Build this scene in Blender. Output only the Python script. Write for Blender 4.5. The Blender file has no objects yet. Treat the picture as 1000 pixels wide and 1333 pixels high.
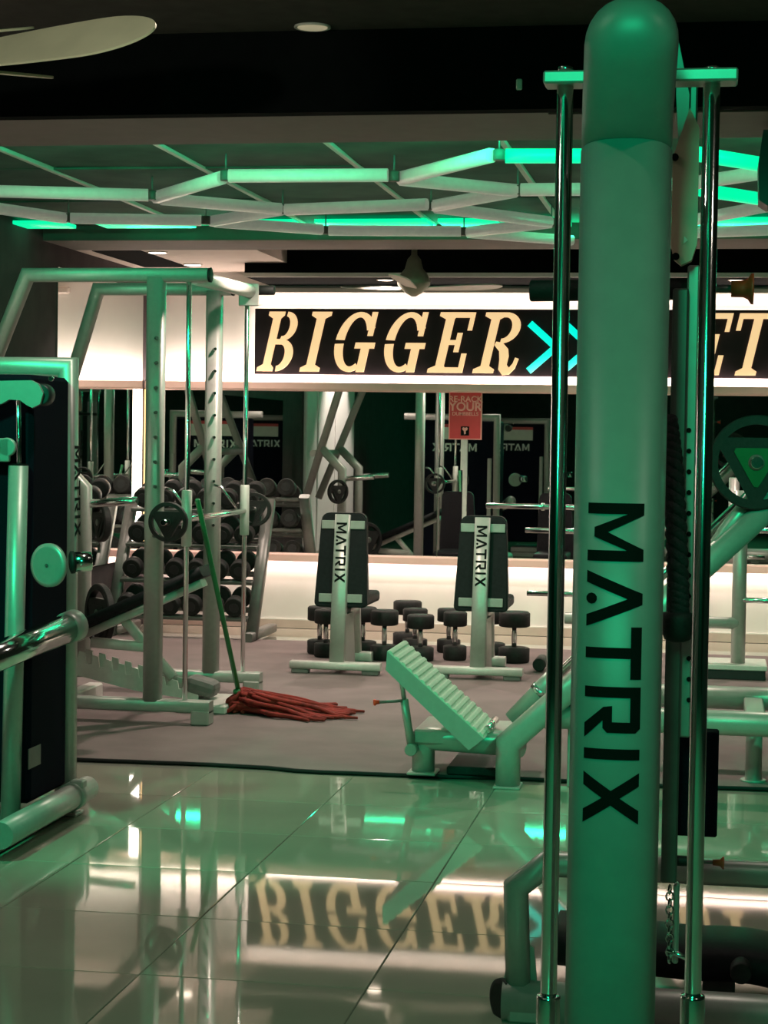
import bpy, bmesh, math, random
from mathutils import Vector, Matrix, Euler
random.seed(7)
S = bpy.context.scene
COL = S.collection
PI = math.pi

# ------------------------------------------------------------------ camera
FPX, IW, IH, CAMZ = 2500.0, 1000.0, 1333.0, 1.4
cam = bpy.data.cameras.new('camera'); cam.sensor_fit = 'VERTICAL'
cam.sensor_height = 24.0; cam.lens = FPX / IH * 24.0
cam.clip_start = 0.05; cam.clip_end = 100
camo = bpy.data.objects.new('camera', cam); COL.objects.link(camo)
CR = (Matrix.Rotation(math.radians(9.75), 3, 'Z') @ Matrix.Rotation(math.radians(90 - 2.2), 3, 'X')
      @ Matrix.Rotation(math.radians(0.85), 3, 'Z'))
camo.matrix_world = Matrix.Translation((0, 0, CAMZ)) @ CR.to_4x4()
S.camera = camo

# ------------------------------------------------------------------ world, exposure
w = bpy.data.worlds.new('world'); S.world = w; w.use_nodes = True
w.node_tree.nodes['Background'].inputs[0].default_value = (0.5, 0.6, 0.55, 1)
w.node_tree.nodes['Background'].inputs[1].default_value = 0.02
S.view_settings.view_transform = 'Standard'; S.view_settings.look = 'None'
S.view_settings.gamma = 1; S.view_settings.exposure = 0.3; S.view_settings.use_curve_mapping = False

# ------------------------------------------------------------------ lamps of the place, and added helper spots
def area(name, loc, sx, sy, power, col, rot=(0, 0, 0)):
    l = bpy.data.lights.new(name, 'AREA'); l.shape = 'RECTANGLE'; l.size = sx; l.size_y = sy
    l.energy = power; l.color = col
    o = bpy.data.objects.new(name, l); COL.objects.link(o); o.location = loc; o.rotation_euler = rot
    return o
def spot(name, loc, power, col, size=100, blend=.6, radius=.05, aim=None):
    l = bpy.data.lights.new(name, 'SPOT'); l.energy = power; l.color = col
    l.spot_size = math.radians(size); l.spot_blend = blend; l.shadow_soft_size = radius
    o = bpy.data.objects.new(name, l); COL.objects.link(o); o.location = loc
    if aim: o.rotation_euler = (Vector(aim) - Vector(loc)).to_track_quat('-Z', 'Y').to_euler()
    return o
GREEN = (0.015, 1.0, 0.43); WARM = (1.0, 0.80, 0.70); NEUT = (1.0, 0.90, 0.78)
# green LED tubes: over the mat (far end of the lattice) and over the walkway behind the camera
area('green_lattice_light', (-1.2, 10.6, 2.56), 5.0, 0.9, 3, GREEN)
area('green_cove_light', (-1.0, 11.44, 2.63), 5.2, 0.05, 14, GREEN, (math.radians(-125), 0, 0))
area('green_cove_light', (-1.0, 7.76, 2.63), 5.2, 0.05, 30, GREEN, (math.radians(122), 0, 0))
area('green_walkway_light', (-0.25, 0.2, 2.55), 0.25, 1.0, 33, GREEN, (math.radians(42), 0, 0))
spot('green_helper_spot', (-2.55, 4.1, 2.62), 190, GREEN, 52, .45, .10, (-1.65, 7.6, .15))  # added spot, no fixture known here: puts green light on the left machines
spot('green_helper_spot', (1.3, 4.6, 2.70), 190, GREEN, 60, .6, .10, (0.3, 7.8, .5))  # second added spot, greens the right part of the leg machine
spot('fan_helper_spot', (-1.9, 3.4, 2.55), 60, NEUT, 34, .5, .05, (-2.1, 5.8, 2.65))  # added unseen lamp, only there to light the fan blades
# warm LED strips of the back wall
area('mirror_top_strip', (-1.5, 13.66, 1.80), 5.3, 0.05, 25, WARM, (PI - .3, 0, 0))
area('mirror_bottom_strip', (-1.5, 13.66, 0.505), 5.3, 0.05, 15, WARM, (.25, 0, 0))
area('sign_top_strip', (-1.3, 13.70, 2.36), 4.1, 0.04, 4, WARM, (PI, 0, 0))
# ceiling downlights
for x, y, z, p in ((-3.55, 12.3, 2.57, 45), (-3.55, 13.0, 2.57, 30), (-2.2, 12.4, 2.5, 80), (-0.9, 12.4, 2.5, 80), (0.5, 12.4, 2.5, 80),
                   (-2.0, 9.6, 2.56, 120), (-0.2, 9.6, 2.56, 45)):
    spot('downlight_lamp', (x, y, z - .02), p, WARM, 130)
for x, y, p in ((-1.62, 6.0, 36), (0.4, 6.0, 14), (1.1, 2.2, 12), (-1.3, 2.4, 20)):
    spot('downlight_lamp', (x, y, 2.86), p, NEUT, 130)
spot('door_helper_spot', (-3.4, 6.85, 2.86), 230, WARM, 80, .4, .05, (-4.2, 6.9, 1.3))  # added unseen spot that brightens the white door

# ------------------------------------------------------------------ pixel measuring helpers
def ray(px, py): return CR @ Vector(((px - IW / 2) / FPX, -(py - IH / 2) / FPX, -1))
C0 = Vector((0, 0, CAMZ))
def P(px, py, Y): d = ray(px, py); return C0 + d * (Y / d.y)
def G(px, py, z=0.0): d = ray(px, py); return C0 + d * ((z - CAMZ) / d.z)
def PX(px, py, X): d = ray(px, py); return C0 + d * (X / d.x)

# ------------------------------------------------------------------ materials
def mat(name, col, rough=.5, metal=0., emit=None, es=0., noise=0., nscale=20., bump=0., bscale=200., spec=None, coat=0., col2=None):
    m = bpy.data.materials.new(name); m.use_nodes = True
    nt = m.node_tree; b = nt.nodes['Principled BSDF']
    b.inputs['Base Color'].default_value = (*col, 1); b.inputs['Roughness'].default_value = rough
    b.inputs['Metallic'].default_value = metal
    if spec is not None: b.inputs['Specular IOR Level'].default_value = spec
    if coat: b.inputs['Coat Weight'].default_value = coat; b.inputs['Coat Roughness'].default_value = .1
    if emit: b.inputs['Emission Color'].default_value = (*emit, 1); b.inputs['Emission Strength'].default_value = es
    tc = None
    if noise or bump:
        tc = nt.nodes.new('ShaderNodeTexCoord')
    if noise:
        n = nt.nodes.new('ShaderNodeTexNoise'); n.inputs['Scale'].default_value = nscale; n.inputs['Detail'].default_value = 4
        nt.links.new(tc.outputs['Object'], n.inputs['Vector'])
        r = nt.nodes.new('ShaderNodeValToRGB')
        c2 = col2 or tuple(min(1, c * (1 + noise)) for c in col)
        r.color_ramp.elements[0].position = .3; r.color_ramp.elements[1].position = .7
        r.color_ramp.elements[0].color = (*[c * (1 - noise) for c in col], 1); r.color_ramp.elements[1].color = (*c2, 1)
        nt.links.new(n.outputs['Fac'], r.inputs['Fac']); nt.links.new(r.outputs['Color'], b.inputs['Base Color'])
    if bump:
        n2 = nt.nodes.new('ShaderNodeTexNoise'); n2.inputs['Scale'].default_value = bscale
        nt.links.new(tc.outputs['Object'], n2.inputs['Vector'])
        bp = nt.nodes.new('ShaderNodeBump'); bp.inputs['Strength'].default_value = bump; bp.inputs['Distance'].default_value = .005
        nt.links.new(n2.outputs['Fac'], bp.inputs['Height']); nt.links.new(bp.outputs['Normal'], b.inputs['Normal'])
    return m
M = dict(
    silver=mat('silver_paint', (.42, .41, .385), .38, .35, noise=.05, nscale=40),
    column=mat('column_paint', (.30, .33, .31), .45, .15, noise=.04, nscale=30),
    pale=mat('pale_paint', (.62, .60, .56), .4, .1, noise=.06, nscale=30),
    chrome=mat('chrome', (.75, .75, .73), .14, 1.0, noise=.05, nscale=15),
    black=mat('black_plastic', (.016, .016, .018), .45, noise=.2, nscale=60),
    rubber=mat('black_rubber', (.016, .015, .015), .6, spec=.3, noise=.25, nscale=60, bump=.2),
    navy=mat('navy_shroud', (.006, .007, .014), .8, noise=.3, nscale=200, spec=.04),
    pad=mat('black_vinyl_pad', (.012, .012, .014), .55, spec=.12, noise=.2, nscale=50, bump=.15, bscale=300),
    letter=mat('black_lettering', (.005, .006, .006), .7, noise=.1, spec=.1),
    whiteletter=mat('white_lettering', (.85, .85, .82), .5, noise=.04),
    steel=mat('dark_steel', (.16, .16, .15), .4, .5, noise=.1),
    plaster=mat('white_plaster', (.78, .74, .70), .7, noise=.03, nscale=6),
    lowerwall=mat('lower_wall_paint', (.74, .69, .66), .6, noise=.04, nscale=5),
    ledge=mat('ledge_paint', (.95, .60, .54), .5, noise=.04, nscale=10),
    skirting=mat('skirting', (.56, .43, .38), .5, noise=.06, nscale=12),
    mirror=mat('mirror_glass', (.80, .84, .82), .012, 1.0, noise=.01, nscale=2),
    darkwall=mat('dark_wall_paint', (.060, .050, .052), .8, spec=.1, noise=.15, nscale=8),
    blackceil=mat('black_ceiling_paint', (.050, .047, .040), .85, spec=.1, noise=.15, nscale=12),
    blackgap=mat('black_soffit_paint', (.004, .005, .005), .9, spec=.04, noise=.2, nscale=12),
    soffit=mat('brown_grey_soffit_paint', (.15, .13, .115), .7, noise=.06, nscale=10),
    farceil=mat('beige_ceiling_paint', (.66, .58, .52), .7, noise=.04, nscale=8),
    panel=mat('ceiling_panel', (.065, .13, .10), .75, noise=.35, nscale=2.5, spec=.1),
    tbar=mat('ceiling_bar', (.62, .58, .52), .5, noise=.05),
    tube=mat('led_tube_added_glow', (.74, .74, .66), .35, noise=.05, nscale=30, emit=(.9, .95, .78), es=.10),  # unlit tubes; faint emission added to brighten them
    tubelit=mat('led_tube_green', (.03, .3, .15), .4, emit=(0.0, 1.0, .42), es=.78, noise=.02),
    connector=mat('tube_connector', (.12, .12, .10), .5, noise=.1),
    mat=mat('rubber_mat', (.19, .140, .138), .72, noise=.16, nscale=3.2, bump=.25, bscale=250),
    matedge=mat('rubber_mat_edge', (.016, .013, .014), .8, noise=.2),
    signpanel=mat('sign_panel', (.030, .022, .026), .6, spec=.1, noise=.2, nscale=4),
    signletter=mat('sign_letter', (.7, .55, .35), .5, emit=(1.0, .64, .32), es=.70, noise=.03, nscale=6),
    signgreen=mat('sign_green', (.0, .25, .18), .5, emit=(0.0, 1.0, .72), es=.85, noise=.02),
    led=mat('warm_led', (1, .9, .8), .5, emit=(1.0, .86, .74), es=9, noise=.01),
    ledorange=mat('warm_led_edge', (1, .7, .4), .5, emit=(1.0, .55, .22), es=1.3, noise=.01),
    lamp=mat('lamp_lens', (1, .9, .8), .5, emit=(1.0, .80, .62), es=7, noise=.01),
    lampdim=mat('lamp_lens_dim', (.6, .55, .42), .5, emit=(1.0, .85, .55), es=.22, noise=.01),
    red=mat('red_mop_cotton', (.24, .018, .012), .9, noise=.4, nscale=25, bump=.4),
    handle=mat('green_mop_handle', (.02, .17, .06), .4, noise=.1),
    signred=mat('red_sign_face', (.72, .06, .07), .5, noise=.03),
    signpink=mat('pink_lettering', (.95, .42, .38), .5, noise=.02),
    orange=mat('orange_plastic', (.92, .055, .02), .45, noise=.08),
    fan=mat('beige_fan_blade', (.80, .70, .50), .45, noise=.08, nscale=6, emit=(.6, .5, .33), es=.0),
    fanbody=mat('fan_motor_housing', (.30, .29, .22), .4, .2, noise=.08),
    rib=mat('grip_tread', (.62, .62, .54), .6, noise=.08, nscale=30),
    hub=mat('green_plate_hub', (.015, .12, .04), .35, .3, noise=.1),
    beige=mat('beige_cover', (.72, .42, .34), .5, noise=.06),
    rope=mat('black_rope', (.018, .016, .018), .85, noise=.4, nscale=90, bump=.5),
    door=mat('white_door', (.82, .80, .80), .4, noise=.03),
    tape=mat('paper_label', (.75, .74, .68), .6, noise=.05),
    grout=mat('tile_grout', (.12, .115, .09), .8, noise=.1),
    greyfoot=mat('grey_rubber_foot', (.13, .13, .12), .6, noise=.15),
)
# glossy floor tile: beige with faint veins
tm = mat('floor_tile', (.38, .36, .29), .035, noise=.10, nscale=1.6, spec=.75); M['tile'] = tm

# ------------------------------------------------------------------ mesh helpers
def basis(d, up=Vector((0, 0, 1))):
    d = d.normalized()
    if abs(d.dot(up)) > .99: up = Vector((0, 1, 0)) if abs(d.y) < .9 else Vector((1, 0, 0))
    s = d.cross(up).normalized(); u = s.cross(d).normalized()
    return s, u
def box(bm, c, sx, sy, sz, rot=None, bev=0., seg=1):
    r = bmesh.ops.create_cube(bm, size=1); vs = r['verts']
    bmesh.ops.scale(bm, vec=(sx, sy, sz), verts=vs)
    if bev:
        es = list({e for v in vs for e in v.link_edges})
        q = bmesh.ops.bevel(bm, geom=es, offset=min(bev, .49 * min(sx, sy, sz)), segments=seg, profile=.5, affect='EDGES')
        vs = list({v for f in q['faces'] for v in f.verts} | {v for v in vs if v.is_valid})
    if rot is not None:
        bmesh.ops.rotate(bm, cent=(0, 0, 0), matrix=rot, verts=vs)
    bmesh.ops.translate(bm, vec=c, verts=vs)
    return vs
def bx(bm, x0, x1, y0, y1, z0, z1, bev=0.):
    return box(bm, Vector(((x0 + x1) / 2, (y0 + y1) / 2, (z0 + z1) / 2)), abs(x1 - x0), abs(y1 - y0), abs(z1 - z0), None, bev)
def fillet(pts, r, n=4):
    pts = [Vector(p) for p in pts]; out = [pts[0]]
    for i in range(1, len(pts) - 1):
        a, b, c = pts[i - 1], pts[i], pts[i + 1]
        u = (a - b); v = (c - b); rr = min(r, u.length * .45, v.length * .45)
        u = u.normalized() * rr; v = v.normalized() * rr
        for k in range(n + 1):
            t = k / n
            out.append((b + u) * (1 - t) ** 2 + b * 2 * t * (1 - t) + (b + v) * t * t)
    out.append(pts[-1]); return out
def prof_round(rx, ry, n=14, p=2.0):
    o = []
    for k in range(n):
        a = 2 * PI * k / n; c, s = math.cos(a), math.sin(a)
        o.append((rx * math.copysign(abs(c) ** (2 / p), c), ry * math.copysign(abs(s) ** (2 / p), s)))
    return o
def sweep(bm, pts, prof, up=Vector((0, 0, 1)), cap=True, scale=None):
    """mitred sweep of a closed profile (side, up) along a polyline"""
    pts = [Vector(p) for p in pts]; n = len(pts); rings = []
    s = u = None
    for i, p in enumerate(pts):
        if i == 0: d = (pts[1] - p).normalized(); t = d
        elif i == n - 1: d = (p - pts[-2]).normalized(); t = d
        else:
            d1 = (p - pts[i - 1]).normalized(); d2 = (pts[i + 1] - p).normalized(); d = d1
            t = (d1 + d2).normalized()
        if s is None: s, u = basis(d, up)
        else:
            s = (s - d * s.dot(d)).normalized(); u = s.cross(d).normalized()
        k = scale[i] if scale else 1
        ring = []
        for a, b in prof:
            q = s * a * k + u * b * k
            q = q - d * (q.dot(t) / max(.2, d.dot(t)))
            ring.append(bm.verts.new(p + q))
        rings.append(ring)
        if 0 < i < n - 1:
            # carry frame across the bend
            d2 = (pts[i + 1] - p).normalized(); rot = d.rotation_difference(d2)
            s = rot @ s; u = rot @ u
    m = len(prof)
    for a, b in zip(rings[:-1], rings[1:]):
        for k in range(m):
            f = bm.faces.new((a[k], a[(k + 1) % m], b[(k + 1) % m], b[k])); f.smooth = m > 6
    if cap:
        bm.faces.new(rings[0][::-1]); bm.faces.new(rings[-1])
    return rings
def tube(bm, pts, r, ry=None, n=14, fil=0., p=2.0, up=Vector((0, 0, 1)), scale=None):
    if fil: pts = fillet(pts, fil)
    return sweep(bm, pts, prof_round(r, ry or r, n, p), up, True, scale)
def rect_tube(bm, pts, wx, wy, up=Vector((0, 0, 1)), fil=0., bev=.15):
    hx, hy = wx / 2, wy / 2; b = bev * min(wx, wy)
    prof = [(hx - b, -hy), (hx, -hy + b), (hx, hy - b), (hx - b, hy), (-hx + b, hy), (-hx, hy - b), (-hx, -hy + b), (-hx + b, -hy)]
    if fil: pts = fillet(pts, fil)
    prof = prof[::1]
    r = sweep(bm, pts, prof, up, True)
    return r
def lathe(bm, prof, c, axis, n=24):
    """prof: list of (distance along axis, radius)"""
    axis = Vector(axis).normalized(); s, u = basis(axis); c = Vector(c); rings = []
    for h, r in prof:
        rings.append([bm.verts.new(c + axis * h + (s * math.cos(2 * PI * k / n) + u * math.sin(2 * PI * k / n)) * max(r, 1e-4)) for k in range(n)])
    for a, b in zip(rings[:-1], rings[1:]):
        for k in range(n):
            f = bm.faces.new((a[k], a[(k + 1) % n], b[(k + 1) % n], b[k])); f.smooth = True
    bm.faces.new(rings[0][::-1]); bm.faces.new(rings[-1])
def cyl(bm, a, b, r, n=16): 
    a = Vector(a); b = Vector(b)
    L = (b - a).length; e = min(.12 * r, L * .2)
    lathe(bm, [(0, r - e), (e, r), (L - e, r), (L, r - e)], a, b - a, n)
def prism(bm, poly, o, ux, uy, nz, depth):
    """extrude a 2D polygon: o + x*ux + y*uy, thick along nz"""
    o, ux, uy, nz = map(Vector, (o, ux, uy, nz))
    A = [bm.verts.new(o + ux * x + uy * y) for x, y in poly]
    B = [bm.verts.new(o + ux * x + uy * y + nz * depth) for x, y in poly]
    n = len(poly)
    bm.faces.new(A[::-1]); bm.faces.new(B)
    for k in range(n): bm.faces.new((A[k], A[(k + 1) % n], B[(k + 1) % n], B[k]))
def loc_of(o):
    v = Vector(o.location)
    while o.parent: o = o.parent; v = v + Vector(o.location)
    return v
def obj(name, bm, m, parent=None, loc=None, smooth=False, norm=True):
    """one mesh object; bm is in world space, the origin goes to loc (or the parent's origin)"""
    if norm: bmesh.ops.recalc_face_normals(bm, faces=bm.faces)
    me = bpy.data.meshes.new(name)
    off = loc_of(parent) if parent else (Vector(loc) if loc is not None else Vector((0, 0, 0)))
    bmesh.ops.translate(bm, vec=-off, verts=bm.verts)
    if smooth:
        for f in bm.faces: f.smooth = True
    bm.to_mesh(me); bm.free(); me.materials.append(m if not isinstance(m, str) else M[m])
    o = bpy.data.objects.new(name, me); COL.objects.link(o)
    if parent: o.parent = parent
    else: o.location = off
    return o
def tag(o, label, cat, group=None):
    o['label'] = label; o['category'] = cat
    if group: o['group'] = group
    return o
def thing(name, label, cat, loc, group=None):
    o = bpy.data.objects.new(name, None); COL.objects.link(o); o.location = loc; o.empty_display_size = .1
    return tag(o, label, cat, group)
def struct(name, bm, m, parent=None):
    o = obj(name, bm, m, parent)
    if not parent: o['kind'] = 'structure'
    return o
def NB(): return bmesh.new()
def copy_tree(o, parent=None):
    c = o.copy(); COL.objects.link(c)
    if parent: c.parent = parent
    for ch in list(o.children): copy_tree(ch, c)
    return c

# ---- lettering -------------------------------------------------------------
T_ = .19
def ellband(cx, cy, rx, ry, ix, iy, a0, a1, n=16):
    o = []
    for k in range(n + 1):
        a = math.radians(a0 + (a1 - a0) * k / n); o.append((cx + rx * math.cos(a), cy + ry * math.sin(a)))
    for k in range(n, -1, -1):
        a = math.radians(a0 + (a1 - a0) * k / n); o.append((cx + ix * math.cos(a), cy + iy * math.sin(a)))
    return o
def R4(x0, y0, x1, y1): return [(x0, y0), (x1, y0), (x1, y1), (x0, y1)]
MATRIX = [  # (x offset, polygons) in letter heights
    (0.00, [[(0, 0), (.19, 0), (.19, .72), (.43, .12), (.60, .12), (.84, .72), (.84, 0), (1.03, 0), (1.03, 1), (.82, 1), (.515, .36), (.21, 1), (0, 1)]]),
    (1.20, [[(0, 0), (.21, 0), (.50, .74), (.79, 0), (1.0, 0), (.60, 1), (.40, 1)], [(.50 + .10 * math.cos(k * PI / 5), .09 + .10 * math.sin(k * PI / 5)) for k in range(10)]]),
    (2.20, [[(.37, 0), (.56, 0), (.56, .81), (.93, .81), (.93, 1), (0, 1), (0, .81), (.37, .81)]]),
    (3.27, [[(0, 0), (.19, 0), (.19, .82), (.63, .82), (.63, .50), (.34, .50), (.36, .34), (.66, 0), (.92, 0), (.60, .33), (.74, .33), (.82, .41), (.82, .92), (.74, 1), (0, 1)]]),
    (4.38, [R4(0, 0, T_, 1)]),
    (4.80, [[(0, 0), (.24, 0), (.46, .34), (.68, 0), (.92, 0), (.59, .5), (.92, 1), (.68, 1), (.46, .66), (.24, 1), (0, 1), (.33, .5)]]),
]
def matrix_text(bm, o, ux, uy, nz, h, depth=.0015):
    """o: lower-left corner of the word; ux reading direction, uy letter-up"""
    ux, uy = Vector(ux) * h, Vector(uy) * h
    for x, polys in MATRIX:
        for k, pl in enumerate(polys):
            prism(bm, [(x + a, b) for a, b in pl], Vector(o) , ux, uy, nz, depth + .0001 * k)
def text_mesh(bm, txt, o, ux, uy, nz, h, depth=.002, align='CENTER', weight=0.):
    cu = bpy.data.curves.new('t', 'FONT'); cu.body = txt; cu.size = 1; cu.align_x = align; cu.offset = weight
    to = bpy.data.objects.new('t', cu); COL.objects.link(to)
    dg = bpy.context.evaluated_depsgraph_get(); me = bpy.data.meshes.new_from_object(to.evaluated_get(dg))
    ux, uy, nz, o = map(Vector, (ux, uy, nz, o))
    tb = bmesh.new(); tb.from_mesh(me)
    r = bmesh.ops.extrude_face_region(tb, geom=tb.faces[:])
    for v in r['geom']:
        if isinstance(v, bmesh.types.BMVert): v.co.z += depth / h
    for v in tb.verts: v.co = o + (ux * v.co.x + uy * v.co.y + nz * v.co.z) * h
    me2 = bpy.data.meshes.new('tt'); tb.to_mesh(me2); tb.free(); bm.from_mesh(me2)
    bpy.data.objects.remove(to); bpy.data.meshes.remove(me); bpy.data.meshes.remove(me2); bpy.data.curves.remove(cu)

# ================================================================== SETTING
WY, WXL, WXR, YB = 13.75, -4.16, 3.2, -2.5
# floor slab (grout) with single tiles
b = NB(); bx(b, WXL - .2, WXR + .2, YB - .2, WY + .2, -.15, -.004); floor = struct('floor', b, 'grout')
TS = .6
b = NB(); box(b, Vector((0, 0, 0)), TS - .003, TS - .003, .012, None, .0018); b.faces.ensure_lookup_table()
tme = bpy.data.meshes.new('tile'); b.to_mesh(tme); b.free(); tme.materials.append(M['tile'])
x0 = -0.845
for i in range(-6, 7):
    for j in range(-3, 10):
        x = x0 + TS * (i + .5); y = 4.76 + TS * (j - 3 + .5)
        if x < WXL or y > 8.0 or y < 2.9: continue
        o = bpy.data.objects.new('tile', tme); COL.objects.link(o); o.parent = floor
        o.location = (x, y, -.0062); o.rotation_euler = (random.gauss(0, .0011), random.gauss(0, .0011), 0)
b = NB(); bx(b, WXL, WXR, YB, 4.76 - TS * 3, -.02, -.0005); struct('tile_field', b, 'tile', floor)
b = NB(); bx(b, WXL, WXR, 8.0, WY, -.02, -.003); struct('tile_field', b, 'tile', floor)
# rubber mat with a slightly wavy front edge
b = NB(); N = 60; xs = [WXL + (WXR - WXL) * k / N for k in range(N + 1)]
rnd = random.Random(3); off = [7.85 + .012 * math.sin(x * 5.1) + rnd.uniform(-.006, .006) - (.03 if x > -1.75 else 0) * (x < -.9) for x in xs]
top = [b.verts.new((x, y, .014)) for x, y in zip(xs, off)]; bot = [b.verts.new((x, y, 0)) for x, y in zip(xs, off)]
bk = [b.verts.new((x, 12.75, .014)) for x in xs]; bkb = [b.verts.new((x, 12.75, 0)) for x in xs]
for k in range(N):
    b.faces.new((top[k], top[k + 1], bk[k + 1], bk[k])); b.faces.new((bk[k], bk[k + 1], bkb[k + 1], bkb[k]))
mato = obj('rubber_mat', b, 'mat'); tag(mato, 'mauve grey rubber gym mat covering the floor up to the mirror wall', 'mat')
b = NB()
pts = [Vector((x, y - .003, .007)) for x, y in zip(xs, off)]; rect_tube(b, pts, .012, .0134)
obj('mat_edge', b, 'matedge', mato)

# back wall
b = NB(); bx(b, WXL - .2, WXR + .2, WY, WY + .15, 0, 3.1); struct('wall_back', b, 'plaster')
b = NB(); bx(b, WXL - .15, WXL, YB, WY, 0, 3.1); struct('wall_left', b, 'darkwall')
b = NB(); bx(b, WXR, WXR + .15, YB, WY, 0, 3.1); struct('wall_right', b, 'darkwall')
b = NB(); bx(b, WXL, WXR, YB - .15, YB, 0, 3.1); struct('wall_rear', b, 'darkwall')
b = NB(); bx(b, WXL, WXR, WY - .02, WY, .0, .53); struct('trim_1', b, 'lowerwall')
b = NB(); bx(b, WXL, WXR, WY - .035, WY - .02, 0, .06); struct('baseboard_back', b, 'skirting')
b = NB(); bx(b, WXL, WXR, WY - .035, WY - .02, .06, .068); struct('trim_8', b, 'plaster')
# mirror and its ledges
LX0 = WXL + .02
mir = thing('wall_mirror', 'long wall mirror between the two lit ledges of the back wall', 'mirror', (-.5, WY - .02, .55))
for a, c in ((LX0, -1.97), (-1.965, -.36), (-.355, WXR)):
    b = NB(); bx(b, a, c, WY - .022, WY - .014, .545, 1.75); obj('mirror_pane', b, 'mirror', mir)
b = NB(); bx(b, LX0, WXR, WY - .12, WY, 1.735, 1.765, .004); bx(b, LX0, WXR, WY - .125, WY - .11, 1.745, 1.795, .003); struct('trim_2', b, 'ledge')
b = NB(); bx(b, LX0, WXR, WY - .11, WY, .525, .548, .004); bx(b, LX0, WXR, WY - .115, WY - .10, .495, .546, .003); struct('trim_3', b, 'ledge')
# side mirror on the left wall at the corner, LED bar in the corner
sm = thing('side_mirror', 'mirror on the left side wall, meeting the long wall mirror at the corner', 'mirror', (WXL, 11.2, .5))
b = NB(); bx(b, WXL, WXL + .012, 11.75, WY - .15, .5, 2.46); obj('mirror_pane', b, 'mirror', sm)
b = NB(); bx(b, WXL, WXL + .012, 9.2, 11.745, .5, 1.75); obj('mirror_pane', b, 'mirror', sm)
lb = thing('corner_light_bar', 'vertical warm light bar in the mirror corner, behind the rack machine', 'light', (-4.10, WY - .06, .6))
b = NB(); bx(b, -4.125, -4.05, WY - .065, WY - .03, .6, 1.735); obj('diffuser', b, 'led', lb)
b = NB(); bx(b, -4.158, -4.13, WY - .07, WY - .03, .6, 1.735); obj('side_strip', b, 'ledorange', lb)

# white door on the left wall, seen in the mirror
b = NB(); bx(b, WXL, WXL + .04, 5.6, 8.2, 0, 2.35, .01); d1 = struct('door_1', b, 'door')
b = NB(); bx(b, WXL + .04, WXL + .055, 6.1, 6.75, .2, 2.15, .01); obj('door_panel', b, 'door', d1)
b = NB(); bx(b, WXL + .04, WXL + .055, 7.05, 7.7, .2, 2.15, .01); obj('door_panel', b, 'door', d1)

# ------------------------------------------------------------------ ceilings
ZT = 2.6      # underside of the bulkheads
b = NB(); bx(b, WXL, WXR, YB, 7.0, 2.9, 3.1); struct('ceiling', b, 'blackceil')
b = NB(); bx(b, WXL, WXR, 7.0, 7.08, ZT, 3.1); struct('trim_4', b, 'blackgap')
b = NB(); bx(b, WXL, -.63, 7.08, 7.72, ZT, 2.72); bx(b, -.63, WXR, 7.12, 7.72, ZT, 2.72); struct('trim_5', b, 'soffit')
# recessed panel ceiling with bars (runs along the depth)
rc = NB(); bx(rc, WXL, WXR, 7.7, 11.6, 2.70, 3.1); rco = struct('ceiling_recess', rc, 'blackgap')
BX = [P(px, 183, 8.05).x for px in (-45, 190, 415, 647)]; dxb = (BX[3] - BX[1]) / 2
bars = [BX[1] + dxb * (k - 3) for k in range(0, 11)]
b = NB(); bx(b, -dxb / 2 + .012, dxb / 2 - .012, -.62, .62, -.006, .006, .002)
pme = bpy.data.meshes.new('panel'); b.to_mesh(pme); b.free(); pme.materials.append(M['panel'])
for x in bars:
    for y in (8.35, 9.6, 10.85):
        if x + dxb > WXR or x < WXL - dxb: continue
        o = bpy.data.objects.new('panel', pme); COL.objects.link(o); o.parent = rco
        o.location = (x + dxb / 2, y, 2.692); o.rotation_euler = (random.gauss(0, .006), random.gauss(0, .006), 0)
    if WXL < x < WXR:
        bb = NB(); bx(bb, x - .014, x + .014, 7.72, 11.5, 2.672, 2.70, .003); struct('grid_bar', bb, 'tbar', rco)
b = NB(); bx(b, WXL, WXR, 11.5, 12.1, ZT, 3.1); struct('trim_6', b, 'soffit')
# ceiling of the wall zone: beige on the left, dark recess elsewhere
XS = P(352, 345, 12.5).x
b = NB(); bx(b, WXL, XS, 12.1, WY, ZT, 3.1)
c1 = struct('ceiling_corner', b, 'farceil')
b = NB(); bx(b, -4.05, -3.72, 12.12, 13.3, ZT - .004, ZT + .01); obj('slot', b, 'blackgap', c1)
b = NB(); bx(b, XS, WXR, 12.1, WY, 2.78, 3.1); struct('ceiling_dark', b, 'blackgap')
b = NB(); bx(b, XS - .3, WXR, 12.98, 13.0, 2.50, 2.53); struct('trim_7', b, 'plaster')
b = NB(); bx(b, XS - .3, WXR, 13.0, WY, 2.505, 2.8); struct('ceiling_bulkhead', b, 'blackgap')
b = NB(); bx(b, XS - .6, WXR, WY - .06, WY, 2.44, 2.49, .01); struct('trim_9', b, 'farceil')

# LED lattice hanging under the recess
segs_off = [((-40, 248), (193, 254)), ((203, 257), (290, 231)), ((298, 229), (505, 228)), ((210, 259), (365, 272)), ((372, 273), (556, 266)),
            ((-40, 266), (85, 284)), ((92, 284), (262, 287)), ((276, 288), (366, 273)), ((280, 289), (419, 299)), ((428, 300), (600, 301)),
            ((522, 232), (640, 202)), ((522, 233), (672, 248)), ((566, 268), (670, 249)), ((678, 247), (790, 246)), ((568, 270), (716, 289)),
            ((610, 302), (716, 290)), ((610, 303), (745, 313)), ((905, 238), (1010, 222)), ((905, 286), (1010, 266)), ((905, 303), (1040, 298)), ((800, 246), (900, 238))]
segs_on = [((658, 203), (772, 203)), ((905, 200), (1010, 217)), ((905, 246), (1010, 262))]
ZL = 2.585
lat = thing('led_tube_lattice', 'lattice of LED tubes hung under the recessed ceiling over the mat', 'ceiling light', (-1.2, 9.4, ZL))
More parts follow.
